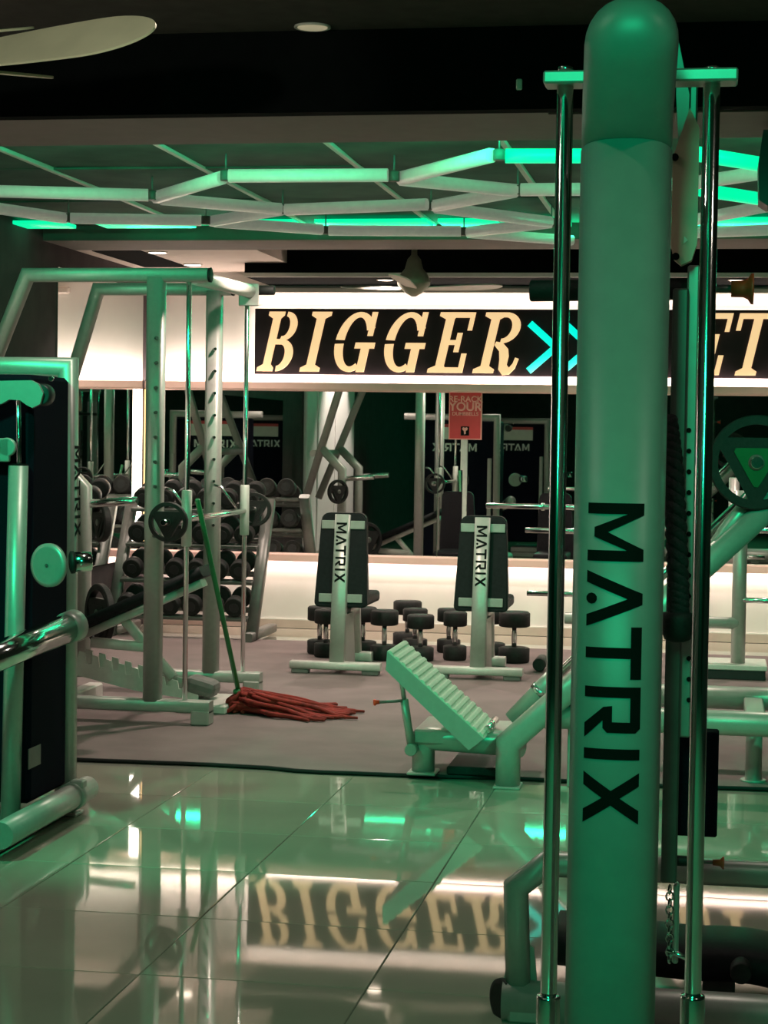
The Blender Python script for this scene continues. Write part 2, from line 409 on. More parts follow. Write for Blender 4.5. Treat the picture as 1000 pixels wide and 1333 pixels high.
for k, (a, c) in enumerate(segs_off + segs_on):
    pa, pc = G(*a, z=ZL), G(*c, z=ZL)
    b = NB(); rect_tube(b, [pa, pc], .055, .058, bev=.25); obj('light_tube', b, 'tubelit' if k >= len(segs_off) else 'tube', lat)
for px, py in ((198, 255), (294, 229), (513, 230), (368, 273), (89, 284), (268, 287), (561, 268), (424, 300), (604, 302), (650, 202), (674, 248), (718, 290)):
    c = G(px, py, ZL); b = NB(); cyl(b, c - Vector((0, 0, .022)), c + Vector((0, 0, .024)), .026, 10); obj('connector', b, 'connector', lat)
    b = NB(); cyl(b, c + Vector((0, 0, .02)), c + Vector((0, 0, .115)), .004, 6); obj('hanger', b, 'steel', lat)
# bright green bars at the far end of the recess
gb = thing('green_light_bars', 'row of glowing green LED bars at the far edge of the recessed ceiling', 'ceiling light', (-1.2, 11.2, 2.66))
for p0, p1 in ((-40, 90), (131, 248), (330, 387), (415, 560), (574, 648), (690, 742), (905, 1010)):
    a, c = P(p0, 284 + p0 * .006, 11.1), P(p1, 286 + p1 * .006, 11.1); a.z = c.z = 2.655
    b = NB(); rect_tube(b, [a, c], .26, .022, bev=.2); obj('light_bar', b, 'tubelit', gb)
# second lattice over the walkway behind the camera (its glow falls on the machines, and it shows in the mirror)
lat2 = thing('led_tube_lattice', 'green LED tube lattice over the walkway, seen in the mirror', 'ceiling light', (-.6, 1.8, 2.8))
for k, (a, c) in enumerate((((-2.2, .3), (-1.4, .8)), ((-1.4, .8), (-.5, .8)), ((-.5, .8), (.3, .3)), ((-.5, .8), (-.1, 1.6)), ((-1.4, .8), (-1.8, 1.6)), ((-1.8, 1.6), (-1.3, 2.4)), ((-1.3, 2.4), (-.4, 2.4)), ((-.4, 2.4), (-.1, 1.6)), ((-2.5, 4.4), (-.8, 4.4)))):
    b = NB(); rect_tube(b, [Vector((*a, 2.82)), Vector((*c, 2.82))], .05, .045, bev=.3); obj('light_tube', b, 'tubelit', lat2)

# ceiling downlights
def downlight(c, r, m, label, grp=None):
    t = thing('downlight', label, 'ceiling light', c)
    b = NB(); lathe(b, [(0, r * .98), (-.006, r), (-.008, r * .93), (-.004, r * .8)], c, (0, 0, 1), 24); obj('trim_ring', b, 'tbar', t)
    b = NB(); lathe(b, [(-.002, r * .82), (-.0075, r * .8)], c, (0, 0, 1), 24); obj('lens', b, m, t)
downlight(G(407, 34, 2.9), .068, 'lampdim', 'round recessed downlight in the black ceiling near the ceiling fan blades')
downlight(G(205, 328, ZT), .07, 'lamp', 'lit recessed downlight on the beige ceiling, further left of the two there')
downlight(G(251, 344, ZT), .07, 'lamp', 'lit recessed downlight just above the rack machine top rail')
for px, py in ((495, 363), (960, 362)):
    c = P(px, py, 12.995); c.z = 2.503; c.y = 13.2
    downlight(c, .06, 'lamp', 'small lit downlight above the sign, ' + ('beside the ceiling fan' if px < 700 else 'at the right picture edge'))

# ================================================================== SIGN
SY = WY - .09
tl, br = P(332, 406, SY), P(1300, 489, SY)
ZS0, ZS1 = 1.853, 2.330; XS0, XS1 = tl.x, 1.62
sg = thing('wall_sign', 'black illuminated slogan sign with cream letters on the back wall', 'sign', (XS0, SY, ZS0))
b = NB(); bx(b, XS0, XS1, SY, SY + .03, ZS0, ZS1, .004); obj('panel', b, 'signpanel', sg)
b = NB()
bx(b, XS0 + .01, XS1 - .01, SY + .032, SY + .045, ZS1 - .02, ZS1 - .005); bx(b, XS0 + .01, XS1 - .01, SY + .032, SY + .045, ZS0 + .005, ZS0 + .02)
bx(b, XS0 + .005, XS0 + .02, SY + .032, SY + .045, ZS0 + .02, ZS1 - .02); obj('edge_light', b, 'led', sg)
def serif(x0, x1, sx0, sx1, lo=True, hi=True, th=.09):
    o = [R4(x0, .03, x1, .97)]
    if lo: o.append([(sx0, 0), (sx1, 0), (sx1, th * .7), (x1, th * 1.3), (x0, th * 1.3), (sx0, th * .7)])
    if hi: o.append([(sx0, 1), (sx1, 1), (sx1, 1 - th * .7), (x1, 1 - th * 1.3), (x0, 1 - th * 1.3), (sx0, 1 - th * .7)])
    return o
LET = dict(
    B=serif(.10, .25, .0, .31) + [R4(.24, .45, .34, .54), ellband(.36, .755, .24, .245, .10, .165, -100, 88), ellband(.36, .27, .28, .27, .12, .18, -88, 100)],
    I=serif(.10, .25, .0, .35),
    G=[ellband(.36, .5, .36, .5, .20, .41, 28, 176), R4(.565, .60, .665, 1.0), ellband(.36, .5, .36, .5, .20, .41, 184, 300), R4(.50, .0, .65, .44), R4(.38, .39, .74, .49)],
    E=serif(.12, .27, .0, .30) + [R4(.2, .91, .62, 1), R4(.54, .70, .62, .95), R4(.2, 0, .62, .09), R4(.53, .05, .62, .32), R4(.2, .46, .46, .54), R4(.38, .34, .47, .66)],
    R=serif(.12, .27, .0, .37) + [R4(.2, .92, .42, 1), ellband(.38, .745, .29, .255, .14, .175, -92, 92), [(.30, .52), (.42, .50), (.54, .40), (.58, .28), (.58, .14), (.63, .09), (.68, .16), (.70, .26), (.77, .24), (.74, .08), (.66, -.02), (.54, -.03), (.45, .06), (.43, .22), (.39, .36), (.28, .46)]],
    T=serif(.26, .41, .16, .51, hi=False) + [R4(0, .91, .67, 1), R4(0, .72, .08, .95), R4(.59, .72, .67, .95)],
)
lh = .432; lz = ZS0 + .022
def put_letter(ch, px, wid=None, m='signletter'):
    X = P(px, 486, SY).x; b = NB()
    for k, pl in enumerate(LET[ch]):
        prism(b, [(x * (wid or 1) + y * .22, y) for x, y in pl], (X, SY - .012 - .0004 * k, lz), (lh, 0, 0), (0, 0, lh), (0, 1, 0), .012)
    o = obj('letter', b, m, sg)
for ch, px, wd in (('B', 334, .88), ('I', 390, .95), ('G', 428, .92), ('G', 493, .92), ('E', 556, .95), ('R', 615, .93), ('B', 812, .88), ('E', 888, .95), ('T', 944, .95), ('T', 1003, .95), ('E', 1060, .95), ('R', 1125, .93)):
    put_letter(ch, px, wd)
for px in (690, 735):
    b = NB(); a, c, d = P(px, 421, SY - .01), P(px + 34, 452, SY - .01), P(px - 2, 483, SY - .01)
    rect_tube(b, [a, c, d], .05, .012, up=Vector((0, 1, 0)), bev=.3); obj('chevron', b, 'signgreen', sg)

# red reminder sign on the mirror
ry = WY - .03
c00, c11 = P(584, 572, ry), P(628, 511, ry)
rs = thing('reminder_sign', 'small red reminder sign on the mirror with a pale strip below', 'sign', ((c00.x + c11.x) / 2, ry, .55))
b = NB(); bx(b, c00.x, c11.x, ry - .006, ry, c00.z, c11.z, .001); obj('board', b, 'signpink', rs)
w_ = c11.x - c00.x; h_ = c11.z - c00.z
b = NB(); bx(b, c00.x + .008, c11.x - .008, ry - .0075, ry - .005, c00.z + .008, c11.z - .004); obj('face', b, 'signred', rs)
b = NB(); cx = (c00.x + c11.x) / 2
for t, zz, s, wt in (('RE-RACK', .80, .060, .022), ('YOUR', .615, .086, .03), ('DUMBBELLS', .51, .036, .022)):
    text_mesh(b, t, (cx, ry - .0078, c00.z + h_ * zz), (1, 0, 0), (0, 0, 1), (0, -1, 0), s, .001, weight=wt)
obj('lettering', b, 'signpink', rs)
b = NB(); bx(b, cx - .03, cx + .03, ry - .009, ry - .0072, c00.z + .03, c00.z + .095); obj('emblem_ground', b, 'letter', rs)
b = NB()
prism(b, [(-.02, .02), (-.012, .028), (0, .022), (.012, .028), (.02, .02), (.016, .006), (.006, .002), (.006, -.02), (-.006, -.024), (-.008, 0), (-.018, .008)], (cx, ry - .009, c00.z + .062), (1, 0, 0), (0, 0, 1), (0, -1, 0), .001)
obj('emblem', b, 'signpink', rs)
b = NB(); bx(b, cx - .028, cx - .008, ry - .012, ry - .002, c00.z - .22, c00.z, .002); bx(b, cx - .012, cx + .018, ry - .010, ry - .002, .55, c00.z, .002); obj('pale_strip', b, 'pale', rs)  # solid strip standing in for a pale line in the mirror

# ================================================================== CABLE TOWER (foreground right)
CY = 2.95
def colx(py): return P(0, py, CY)
ct_base = P(806, 1000, CY); 
ctr = Vector((P(806, 700, CY).x, CY, 0))
tw = thing('cable_tower', 'tall silver cable machine column with vertical black lettering and chrome guide rods', 'gym machine', ctr)
CWX, CWY, CP = .0690, .055, 2.5
zb = P(806, 195, CY - .05).z
def col_prof(n=40): return prof_round(CWX, CWY, n, CP)
b = NB(); sweep(b, [Vector((ctr.x, CY, .02)), Vector((ctr.x, CY, zb))], col_prof(), up=Vector((0, 1, 0)))
for v in b.verts:
    if v.co.z > 1: v.co.z += (CY - v.co.y) * .30
obj('column', b, 'column', tw)
# bent head of the column: leans towards the viewer, closed by a rounded end
hd = NB(); pth = [Vector((ctr.x, CY, zb)), Vector((ctr.x + .002, CY - .035, zb + .04)), Vector((ctr.x + .010, CY - .125, zb + .141))]
dirh = (pth[2] - pth[1]).normalized()
n_ = 40; rings = []
pr = col_prof(n_)
def ring(c, d, k):
    s = Vector((1, 0, 0)); u = d.cross(s).normalized() * -1
    return [hd.verts.new(c + s * a * k * .985 + u * bb * k) for a, bb in pr]
ds = [(Vector((ctr.x, CY, zb + .0)), Vector((0, .287, .958)), 1.0), (pth[1] + Vector((0, 0, .012)), (Vector((0, -.35, .94))), 1.0), (pth[2], dirh, 1.0)]
for t in (.2, .4, .6, .75, .87, .95, .99): ds.append((pth[2] + dirh * .07 * t, dirh, math.sqrt(1 - t * t)))
for c, d, k in ds: rings.append(ring(c, d.normalized(), k))
for a, c in zip(rings[:-1], rings[1:]):
    for k in range(n_): hd.faces.new((a[k], a[(k + 1) % n_], c[(k + 1) % n_], c[k]))
hd.faces.new(rings[0]); hd.faces.new(rings[-1]); obj('column_head', hd, 'column', tw, smooth=True)
# lettering wrapped on the column face
b = NB(); zt = P(806, 655, CY - CWY).z; zend = P(806, 1073, CY - CWY).z; lh2 = (zt - zend) / 5.72; wl = P(838, 800, CY - CWY).x - P(765, 800, CY - CWY).x
xb = P(762, 860, CY - CWY).x
matrix_text(b, (xb, 0, zt), (0, 0, -1), (wl / lh2, 0, 0), (0, 1, 0), lh2, .003)
for k in range(-12, 13):
    bmesh.ops.bisect_plane(b, geom=b.verts[:] + b.edges[:] + b.faces[:], plane_co=(ctr.x + k * .006, 0, 0), plane_no=(1, 0, 0), dist=1e-6)
for v in b.verts:
    t = min(.97, abs(v.co.x - ctr.x) / CWX)
    v.co.y = CY - CWY * (1 - t ** CP) ** (1 / CP) - .0012 + v.co.y
obj('lettering', b, 'letter', tw)
# guide rods with their top bracket and collars
RY = CY + .10
for pxt, pyt, pxb, pyb, cpx in ((736, 108, 717, 1333, 719), (927, 108, 911, 1333, 910)):
    top_, bot_ = P(pxt, pyt, RY), P((pxt + pxb) / 2 + (pxb - pxt) / 2, pyb, RY); bot_.x = top_.x; zc = P(cpx, 1296, RY).z
    b = NB(); cyl(b, (top_.x, RY, .12), top_, .0132, 20); rd = obj('guide_rod', b, 'chrome', tw)
    b = NB(); lathe(b, [(0, .0135), (0, .019), (-.004, .0195), (-.30, .0195), (-.30, .0135)], (top_.x, RY, zc), (0, 0, 1), 20); obj('collar', b, 'chrome', rd)
    b = NB(); lathe(b, [(0, .012), (.006, .012), (.008, .009)], (top_.x, RY, P(pxt, 93, RY).z), (0, 0, 1), 12); obj('cap_bolt', b, 'chrome', rd)
b = NB(); a, c = P(709, 105, RY), P(961, 101, RY); zc = (a.z + c.z) / 2
bx(b, a.x, c.x, RY - .028, RY + .03, zc - .009, zc + .011, .003); obj('top_bracket', b, 'silver', tw)
# parts behind the column
QY = CY + .30
def vpost(name, px0, px1, py0, py1, Y, d, m, parent, bev=.003):
    a, c = P(px0, (py0 + py1) / 2, Y), P(px1, (py0 + py1) / 2, Y); b = NB()
    bx(b, a.x, c.x, Y, Y + d, P(px0, py1, Y).z, P(px0, py0, Y).z, bev); return obj(name, b, m, parent)
vpost('rear_post', 889, 905, 345, 960, QY + .03, .05, 'silver', tw)
vpost('carriage_rail', 868, 889, 375, 1150, QY, .03, 'steel', tw)
for k in range(14):
    c = P(897, 560 + k * 27, QY + .029); b = NB(); cyl(b, c, c - Vector((0, .003, 0)), .0042, 10); obj('adjustment_hole', b, 'letter', tw)
# beige pulley cover
b = NB(); Y = QY - .03; o = P(873, 345, Y); sx = P(907, 345, Y).x - o.x; sz = P(873, 190, Y).z - o.z
prism(b, [(0, .16), (.12, .05), (.4, 0), (.8, .04), (1, .18), (1.0, 1.15), (.62, 1.32), (.0, .90)], o, (sx, 0, 0), (0, 0, sz), (0, 1, 0), .03); pc = obj('pulley_cover', b, 'beige', tw)
for px, py in ((880, 334), (879, 205)):
    c = P(px, py, Y - .001); b = NB(); cyl(b, c, c - Vector((0, .008, 0)), .006, 12); obj('bolt', b, 'letter', pc)
b = NB(); c = P(893, 313, Y); prism(b, [(-.5, -.5), (.5, 0), (-.4, .6)], c - Vector((0, .003, 0)), (.007, 0, 0), (0, 0, .012), (0, 1, 0), .002); obj('warning_label', b, 'tape', pc)
b = NB(); a = P(882, 45, Y + .06); prism(b, [(0, 0), (.022, -.10), (.020, -.19), (.006, -.19), (.0, -.1)], a, (1, 0, 0), (0, 0, 1), (0, 1, 0), .012); obj('cover_fin', b, 'column', tw)
vpost('top_post', 897, 908, 105, 200, QY + .03, .03, 'steel', tw)
vpost('green_label', 899, 906, 158, 178, QY + .022, .006, 'tubelit' if False else 'hub', tw)
# black cross bar with the bell-shaped orange knob
BY = QY + .06; zc = P(940, 376, BY).z
b = NB(); cyl(b, (P(690, 380, BY).x, BY, zc - .004), (P(912, 380, BY).x, BY, zc), .0185, 18); cb = obj('grip_bar', b, 'rubber', tw)
b = NB(); cyl(b, (P(905, 375, BY).x, BY, zc), (P(958, 375, BY).x, BY, zc), .0065, 12); obj('bar_shaft', b, 'steel', cb)
b = NB(); x_ = P(952, 375, BY).x; lathe(b, [(0, .014), (.02, .0145), (.028, .018), (.033, .026), (.0375, .0265), (.038, .01)], (x_, BY, zc), (1, 0, 0), 24); obj('end_knob', b, 'orange', cb)
# second, lower bar with a small red knob
zc = P(935, 1123, BY).z
b = NB(); cyl(b, (P(868, 1123, BY).x, BY, zc), (P(905, 1123, BY).x, BY, zc), .009, 14); cb2 = obj('lower_bar', b, 'rubber', tw)
b = NB(); cyl(b, (P(900, 1123, BY).x, BY, zc), (P(930, 1123, BY).x, BY, zc), .003, 10); obj('bar_shaft', b, 'steel', cb2)
b = NB(); lathe(b, [(0, .005), (.012, .006), (.017, .011), (.019, .0115), (.0195, .004)], (P(928, 1123, BY).x, BY, zc), (1, 0, 0), 20)
mk = mat('red_plastic', (.65, .05, .02), .4, noise=.05); obj('end_knob', b, mk, cb2)
# weight block and selector chain low on the rail
vpost('weight_block', 882, 935, 952, 1088, QY + .10, .05, 'navy', tw)
b = NB()
for k in range(11):
    c = P(872, 1158 + k * 9, QY); sgn = k % 2
    ringpts = [c + Vector(((.006 if sgn else .002) * math.cos(t), (.002 if sgn else .006) * math.cos(t), .0075 * math.sin(t))) for t in [2 * PI * q / 8 for q in range(9)]]
    sweep(b, ringpts, prof_round(.0018, .0018, 6), cap=False)
obj('selector_chain', b, 'chrome', tw)
vpost('chain_guide', 876, 884, 1150, 1255, QY + .02, .02, 'silver', tw)
b = NB(); tube(b, [P(868, 1236, QY), P(905, 1252, QY)], .0045, n=8); obj('chain_hook', b, 'chrome', tw)
b = NB(); a = P(800, 1333, CY); bx(b, ctr.x - .22, ctr.x + .22, CY - .09, CY + .42, 0, .12, .01); obj('base_block', b, 'silver', tw)
# black rope attachment hanging off the carriage
rp = thing('tricep_rope', 'black braided rope with rubber ball hanging behind the lettered column', 'rope', P(880, 830, QY - .03))
Y = QY - .045; top_ = P(868, 545, Y); pts = [P(868, 545, Y), P(875, 600, Y), P(880, 680, Y), P(883, 760, Y), P(883, 805, Y)]
b = NB()
for k in range(3):
    path = []
    for q in range(81):
        t = q / 80 * (len(pts) - 1); i = min(int(t), len(pts) - 2); c = pts[i].lerp(pts[i + 1], t - i)
        a = q * .55 + k * 2 * PI / 3; path.append(c + Vector((math.cos(a) * .0085, math.sin(a) * .0085, 0)))
    sweep(b, path, prof_round(.0105, .0105, 8))
obj('braid', b, 'rope', rp)
b = NB(); c = P(882, 815, Y); lathe(b, [(-.026, .012), (-.022, .021), (-.008, .0265), (.012, .027), (.022, .024), (.025, .012)], c, (0, 0, 1), 24); obj('rubber_ball', b, 'rubber', rp)
b = NB(); tube(b, fillet([P(872, 548, Y), P(866, 538, Y), P(860, 552, Y)], .01), .0025, n=8); obj('clip', b, 'chrome', rp)

# low frame behind the tower
FY = 4.60
lf = thing('low_row_frame', 'low grey tube frame with round end cap on the tiles behind the column', 'gym machine', (P(700, 1300, FY).x, FY, 0))
zc = .075 + .0
a = P(655, 1302, FY); zc = a.z
b = NB(); tube(b, [a, Vector((1.4, FY, zc))], .052, n=20); obj('base_tube', b, 'silver', lf)
b = NB(); lathe(b, [(-.012, .040), (-.008, .052), (.004, .054), (.03, .045)], a, (.80, .6, 0), 28); obj('end_cap', b, 'rubber', lf)
b = NB(); q = [P(675, 1290, FY), P(672, 1155, FY), P(712, 1124, FY), P(1040, 1140, FY)]; q[3].y = FY + .0; q[3].x = 1.1; q[3].z = q[2].z
rect_tube(b, q, .058, .054, up=Vector((0, 1, 0)), bev=.25); obj('bent_tube', b, 'silver', lf)
b = NB(); c = P(668, 1270, FY + .02); prism(b, [(0, 0), (.085, 0), (.075, .10), (.02, .14)], c - Vector((.025, 0, .03)), (1, 0, 0), (0, 0, 1), (0, 1, 0), .012); obj('gusset', b, 'silver', lf)
xx = P(690, 1333, FY).x
for x_ in (xx, xx + .9):
    b = NB(); bx(b, x_ - .05, x_ + .05, FY - .05, FY + .05, 0, zc, .006); obj('floor_foot', b, 'silver', lf)
# dark seat pad of that frame
b = NB(); a, c = P(905, 1240, FY + .25), P(1060, 1262, FY + .25)
sweep(b, fillet([a + Vector((-.35, 0, .02)), a, a + Vector((.12, 0, .005)), a + Vector((.35, 0, -.035))], .05), prof_round(.15, .05, 20, 3.0)); obj('seat_pad', b, 'pad', lf)
b = NB(); c = P(965, 1268, FY + .05); cyl(b, c, c + Vector((0, .1, 0)), .026, 18); obj('roller', b, 'rubber', lf)
b = NB(); bx(b, a.x + .02, a.x + .1, FY + .2, FY + .3, 0, a.z - .03, .006); obj('pad_post', b, 'steel', lf)

# ================================================================== LEFT SELECTOR MACHINE
XM = -2.265
lm = thing('selector_machine', 'silver framed weight stack machine with dark shroud at the left edge', 'gym machine', (XM, 6.5, 0), )
def post(px, py0, py1, Y, r, m, name, parent, n=16, ry=None):
    a, c = P(px, py0, Y), P(px, py1, Y); a.x = c.x; b = NB(); tube(b, [c, a], r, ry, n, p=3.0); return obj(name, b, m, parent)
YR = 6.72; pr_ = P(86, 760, YR); zt = P(85, 478, YR).z
b = NB(); rect_tube(b, [Vector((-3.35, YR, zt)), Vector((pr_.x, YR, zt)), Vector((pr_.x + .006, YR, 0.0))], .070, .070, up=Vector((0, 1, 0)), bev=.22); fr = obj('main_frame', b, 'silver', lm)
b = NB(); bx(b, pr_.x - .028, pr_.x + .062, YR - .05, YR + .05, 0, .012, .003); obj('floor_flange', b, 'silver', fr)
b = NB(); h2 = .045; matrix_text(b, (pr_.x + .0362, YR - .022, P(92, 580, YR).z), (.012, 0, -1), (0, 1, 0), (1, 0, 0), .058, .001); obj('lettering', b, 'letter', fr)
# near upright tube with open top, receding base tube, chrome arm
b = NB(); a, c = P(24, 606, 6.25), P(13, 1084, 6.25); tube(b, [c, a], .034, n=20); nu = obj('near_upright', b, 'silver', lm)
b = NB(); a2 = a + Vector((0, 0, .002)); lathe(b, [(0, .03), (.003, .032), (.006, .028)], a, (0, 0, 1), 20); obj('tube_cap', b, 'letter', nu)
b = NB(); a, c = PX(-30, 1092, XM + .01), PX(100, 1020, XM + .01); a = Vector((XM, 5.9, .16)); c = Vector((XM, 6.78, .16))
z_ = P(60, 1043, 6.5).z; a.z = c.z = z_; tube(b, [a, c], .045, n=20); obj('base_tube', b, 'silver', lm)
b = NB(); c = Vector((XM, 6.62, z_)); lathe(b, [(-.03, .052), (.03, .052)], c, (0, 1, 0), 20); box(b, c + Vector((.02, 0, .045)), .05, .05, .03, None, .005); obj('clamp', b, 'silver', lm)
b = NB(); bx(b, XM - .5, XM - .05, 6.0, 6.75, .0, z_ - .03, .006); obj('foot_plate', b, 'silver', lm)
# shroud around the weight stack
SX1 = XM - .04
b = NB(); bx(b, -3.15, SX1, 6.28, 6.66, .12, 1.60, .015); sh = obj('shroud', b, 'navy', lm)
b = NB(); bx(b, -3.02, -2.52, 6.66, 6.664, 1.40, 1.53); lp = obj('instruction_label', b, 'tape', sh)
b = NB(); bx(b, -3.02, -2.52, 6.66, 6.665, 1.53, 1.565); obj('red_band', b, 'signred', sh)
b = NB(); matrix_text(b, (-2.56, 6.6605, 1.27), (-1, 0, 0), (0, 0, 1), (0, 1, 0), .085, .002); obj('lettering', b, 'whiteletter', sh)
b = NB(); c = PX(45, 985, SX1 + .002); bx(b, SX1, SX1 + .003, c.y - .06, c.y + .06, c.z - .035, c.z + .035); obj('stack_label', b, 'steel', sh)
# cam plates, roller disc and chrome parts
Y = 6.20; b = NB()
pts2 = [(-20, 496), (40, 495), (50, 500), (56, 512), (52, 526), (42, 531), (34, 527), (26, 521), (12, 520), (3, 525), (-20, 535)]
pp = [P(x, y, Y) for x, y in pts2]
prism(b, [(p.x - pp[0].x, p.z - pp[0].z) for p in pp], pp[0], (1, 0, 0), (0, 0, 1), (0, 1, 0), .02); cm = obj('cam_plate', b, 'silver', lm)
b = NB(); c = P(55, 514, Y + .045); cyl(b, c - Vector((0, .03, 0)), c + Vector((0, .03, 0)), .038, 24); obj('pulley', b, 'black', cm)
b = NB(); c = P(66, 493, Y); cyl(b, c, c + Vector((0, .01, 0)), .009, 12); obj('pin', b, 'chrome', cm)
b = NB(); c = P(8, 582, 6.2); cyl(b, c, c + Vector((0, .02, 0)), .032, 20); bx(b, c.x - .06, c.x + .01, c.y, c.y + .02, c.z - .05, c.z + .03, .004); obj('link_plate', b, 'silver', lm)
b = NB(); cyl(b, P(25, 640, 6.245), P(24, 515, 6.245), .0085, 12); obj('selector_rod', b, 'chrome', lm)
b = NB(); c = P(61, 736, 6.12); lathe(b, [(0, .06), (.003, .0735), (.018, .0735), (.02, .07)], c, (.35, .94, 0), 32); dk = obj('cam_disc', b, 'silver', lm)
b = NB(); lathe(b, [(-.002, .006), (.004, .006)], c, (-.35, -.94, 0), 10); obj('pivot_bolt', b, 'steel', dk)
b = NB(); c2 = P(97, 732, 6.16); lathe(b, [(0, .030), (.002, .034), (.06, .034), (.062, .03)], c2 + Vector((-.005, 0, 0)), (.9, .44, .06), 24); rl = obj('roller', b, 'chrome', dk)
b = NB(); lathe(b, [(-.012, .028), (-.008, .038), (.004, .038)], c2 + Vector((-.005, 0, 0)), (.9, .44, .06), 24); obj('roller_end', b, 'rubber', rl)
b = NB(); a, c = P(20, 845, 6.12), P(94, 815, 6.42); tube(b, [a - (c - a), c], .050, n=24); ar = obj('lever_arm', b, 'chrome', lm)
b = NB(); d = (c - a).normalized(); lathe(b, [(-.035, .05), (-.03, .056), (.02, .056), (.03, .03)], c, d, 24); obj('arm_end_cap', b, 'silver', ar)
b = NB(); bx(b, XM - .14, XM - .10, 6.9, 6.95, 0, 1.2, .005); obj('rear_strut', b, 'silver', lm)
# neighbouring machine of the same kind, only seen in the mirror
lm2 = copy_tree(lm); lm2.location = (XM + .26, 3.2, 0)
tag(lm2, 'identical weight stack machine nearer the camera, seen only in the mirror', 'gym machine')

# ================================================================== SMITH MACHINE
NY, FYS = 8.9, 10.05
smr = thing('smith_machine', 'tall silver rack machine with guided barbell, left of the benches', 'gym machine', (-2.7, 9.5, .014))
def zs(py, Y, px=250): return P(px, py, Y).z
for tagn, Y, p_top_l, p_top_r, p_leg, postpx in (('near', NY, (36, 358), (272, 362), (0, 450), (204, 198)), ('far', FYS, (128, 376), (302, 377), (94, 490), (280, 272))):
    a, c = P(*p_top_l, Y), P(*p_top_r, Y); zt = (a.z + c.z) / 2 if tagn == 'far' else a.z
    lg = P(*p_leg, Y); a.z = c.z = zt
    d = (lg - a); k = (zt - .80) / (a.z - lg.z); knee = a + d * k
    b = NB(); tube(b, [c, a, knee], .034, .038, 16, p=3.2, up=Vector((0, 1, 0))); rail = obj('top_rail', b, 'silver', smr)
    b = NB(); lathe(b, [(0, .034), (.012, .036), (.014, .03)], c, (1, 0, 0), 16); obj('rail_cap', b, 'rubber', rail)
    # rear brace and short rear post with plate horn
    fwd = P(100, 630, Y).x - P(60, 630, Y).x if True else .2
    jp = a + d * ((zt - 1.30) / (a.z - lg.z)); kp = Vector((jp.x + .20, Y, 1.10))
    b = NB(); rect_tube(b, [jp, kp, Vector((kp.x, Y, .12))], .075, .075, up=Vector((0, 1, 0)), bev=.2); rp_ = obj('rear_post', b, 'silver', smr)
    b = NB(); cyl(b, (kp.x + .02, Y, 1.02), (kp.x + .30, Y, 1.04), .024, 14); obj('plate_horn', b, 'chrome', rp_)
    # front post
    pt = P(postpx[0], 365, Y); pb = P(postpx[1], 905, Y); pb.x = pt.x
    b = NB(); tube(b, [Vector((pt.x, Y, .12)), Vector((pt.x, Y, zt - .01))], .043, .048, 20, p=3.2, up=Vector((0, 1, 0))); po = obj('front_post', b, 'silver', smr)
    bpg = NB(); cyl(bpg, (0, 0, 0), (.012, -.022, 0), .0085, 10)
    bmsh = None
    for q in range(9):
        zz = P(postpx[0], 455, FYS).z - q * .118
        o_ = Vector((pt.x + .012, Y - .045, zz))
        if bmsh is None:
            bmsh = obj('hook_peg', bpg, 'chrome' if tagn == 'far' else 'steel', po); bmsh.location = o_ - loc_of(po)
            for v in bmsh.data.vertices: v.co = v.co + loc_of(po)
            continue
        cc = bmsh.copy(); COL.objects.link(cc); cc.parent = po; cc.location = o_ - loc_of(po)
    # base beam with foot
    x1 = P(275, 915, Y).x if tagn == 'near' else P(340, 880, Y).x
    b = NB(); rect_tube(b, [Vector((kp.x - .55, Y, .10)), Vector((x1, Y, .10))], .085, .055, bev=.1); bb_ = obj('base_beam', b, 'silver', smr)
    for xx in (x1 - .045, kp.x - .4):
        b = NB(); bx(b, xx - .045, xx + .045, Y - .05, Y + .05, .014, .085, .006); obj('base_foot', b, 'silver', bb_)
    # guide rod
    gx = P(243, 680, NY).x
    b = NB(); cyl(b, (gx, Y, .12), (gx, Y, zt - (.0 if tagn == 'near' else .07)), .0125, 14); gr = obj('guide_rod', b, 'chrome', smr)
    zbar = P(243, 676, NY).z
    b = NB(); cyl(b, (gx, Y, zbar - .13), (gx, Y, zbar + .14), .025, 16); obj('bearing_sleeve', b, 'pale', gr)
    if tagn == 'near': nearC = c.copy(); kneeN = knee
    else: farC = c.copy()
b = NB(); tube(b, [Vector((gx + .02, NY, nearC.z - .01)), Vector((gx + .02, FYS, farC.z - .01))], .036, n=16); obj('front_cross_tube', b, 'pale', smr)
b = NB(); tube(b, [Vector((kneeN.x + .18, NY, 1.25)), Vector((kneeN.x + .18, FYS, 1.25))], .032, n=14); obj('rear_cross_tube', b, 'silver', smr)
b = NB(); c = Vector((gx + .03, FYS, farC.z - .005)); cyl(b, c + Vector((0, 0, 0)), c + Vector((.12, 0, 0)), .026, 18); obj('pulley_roller', b, 'rubber', smr)
b = NB(); bx(b, gx - .04, gx + .07, FYS - .03, FYS - .02, farC.z - .09, farC.z + .03, .004); obj('pulley_bracket', b, 'silver', smr)
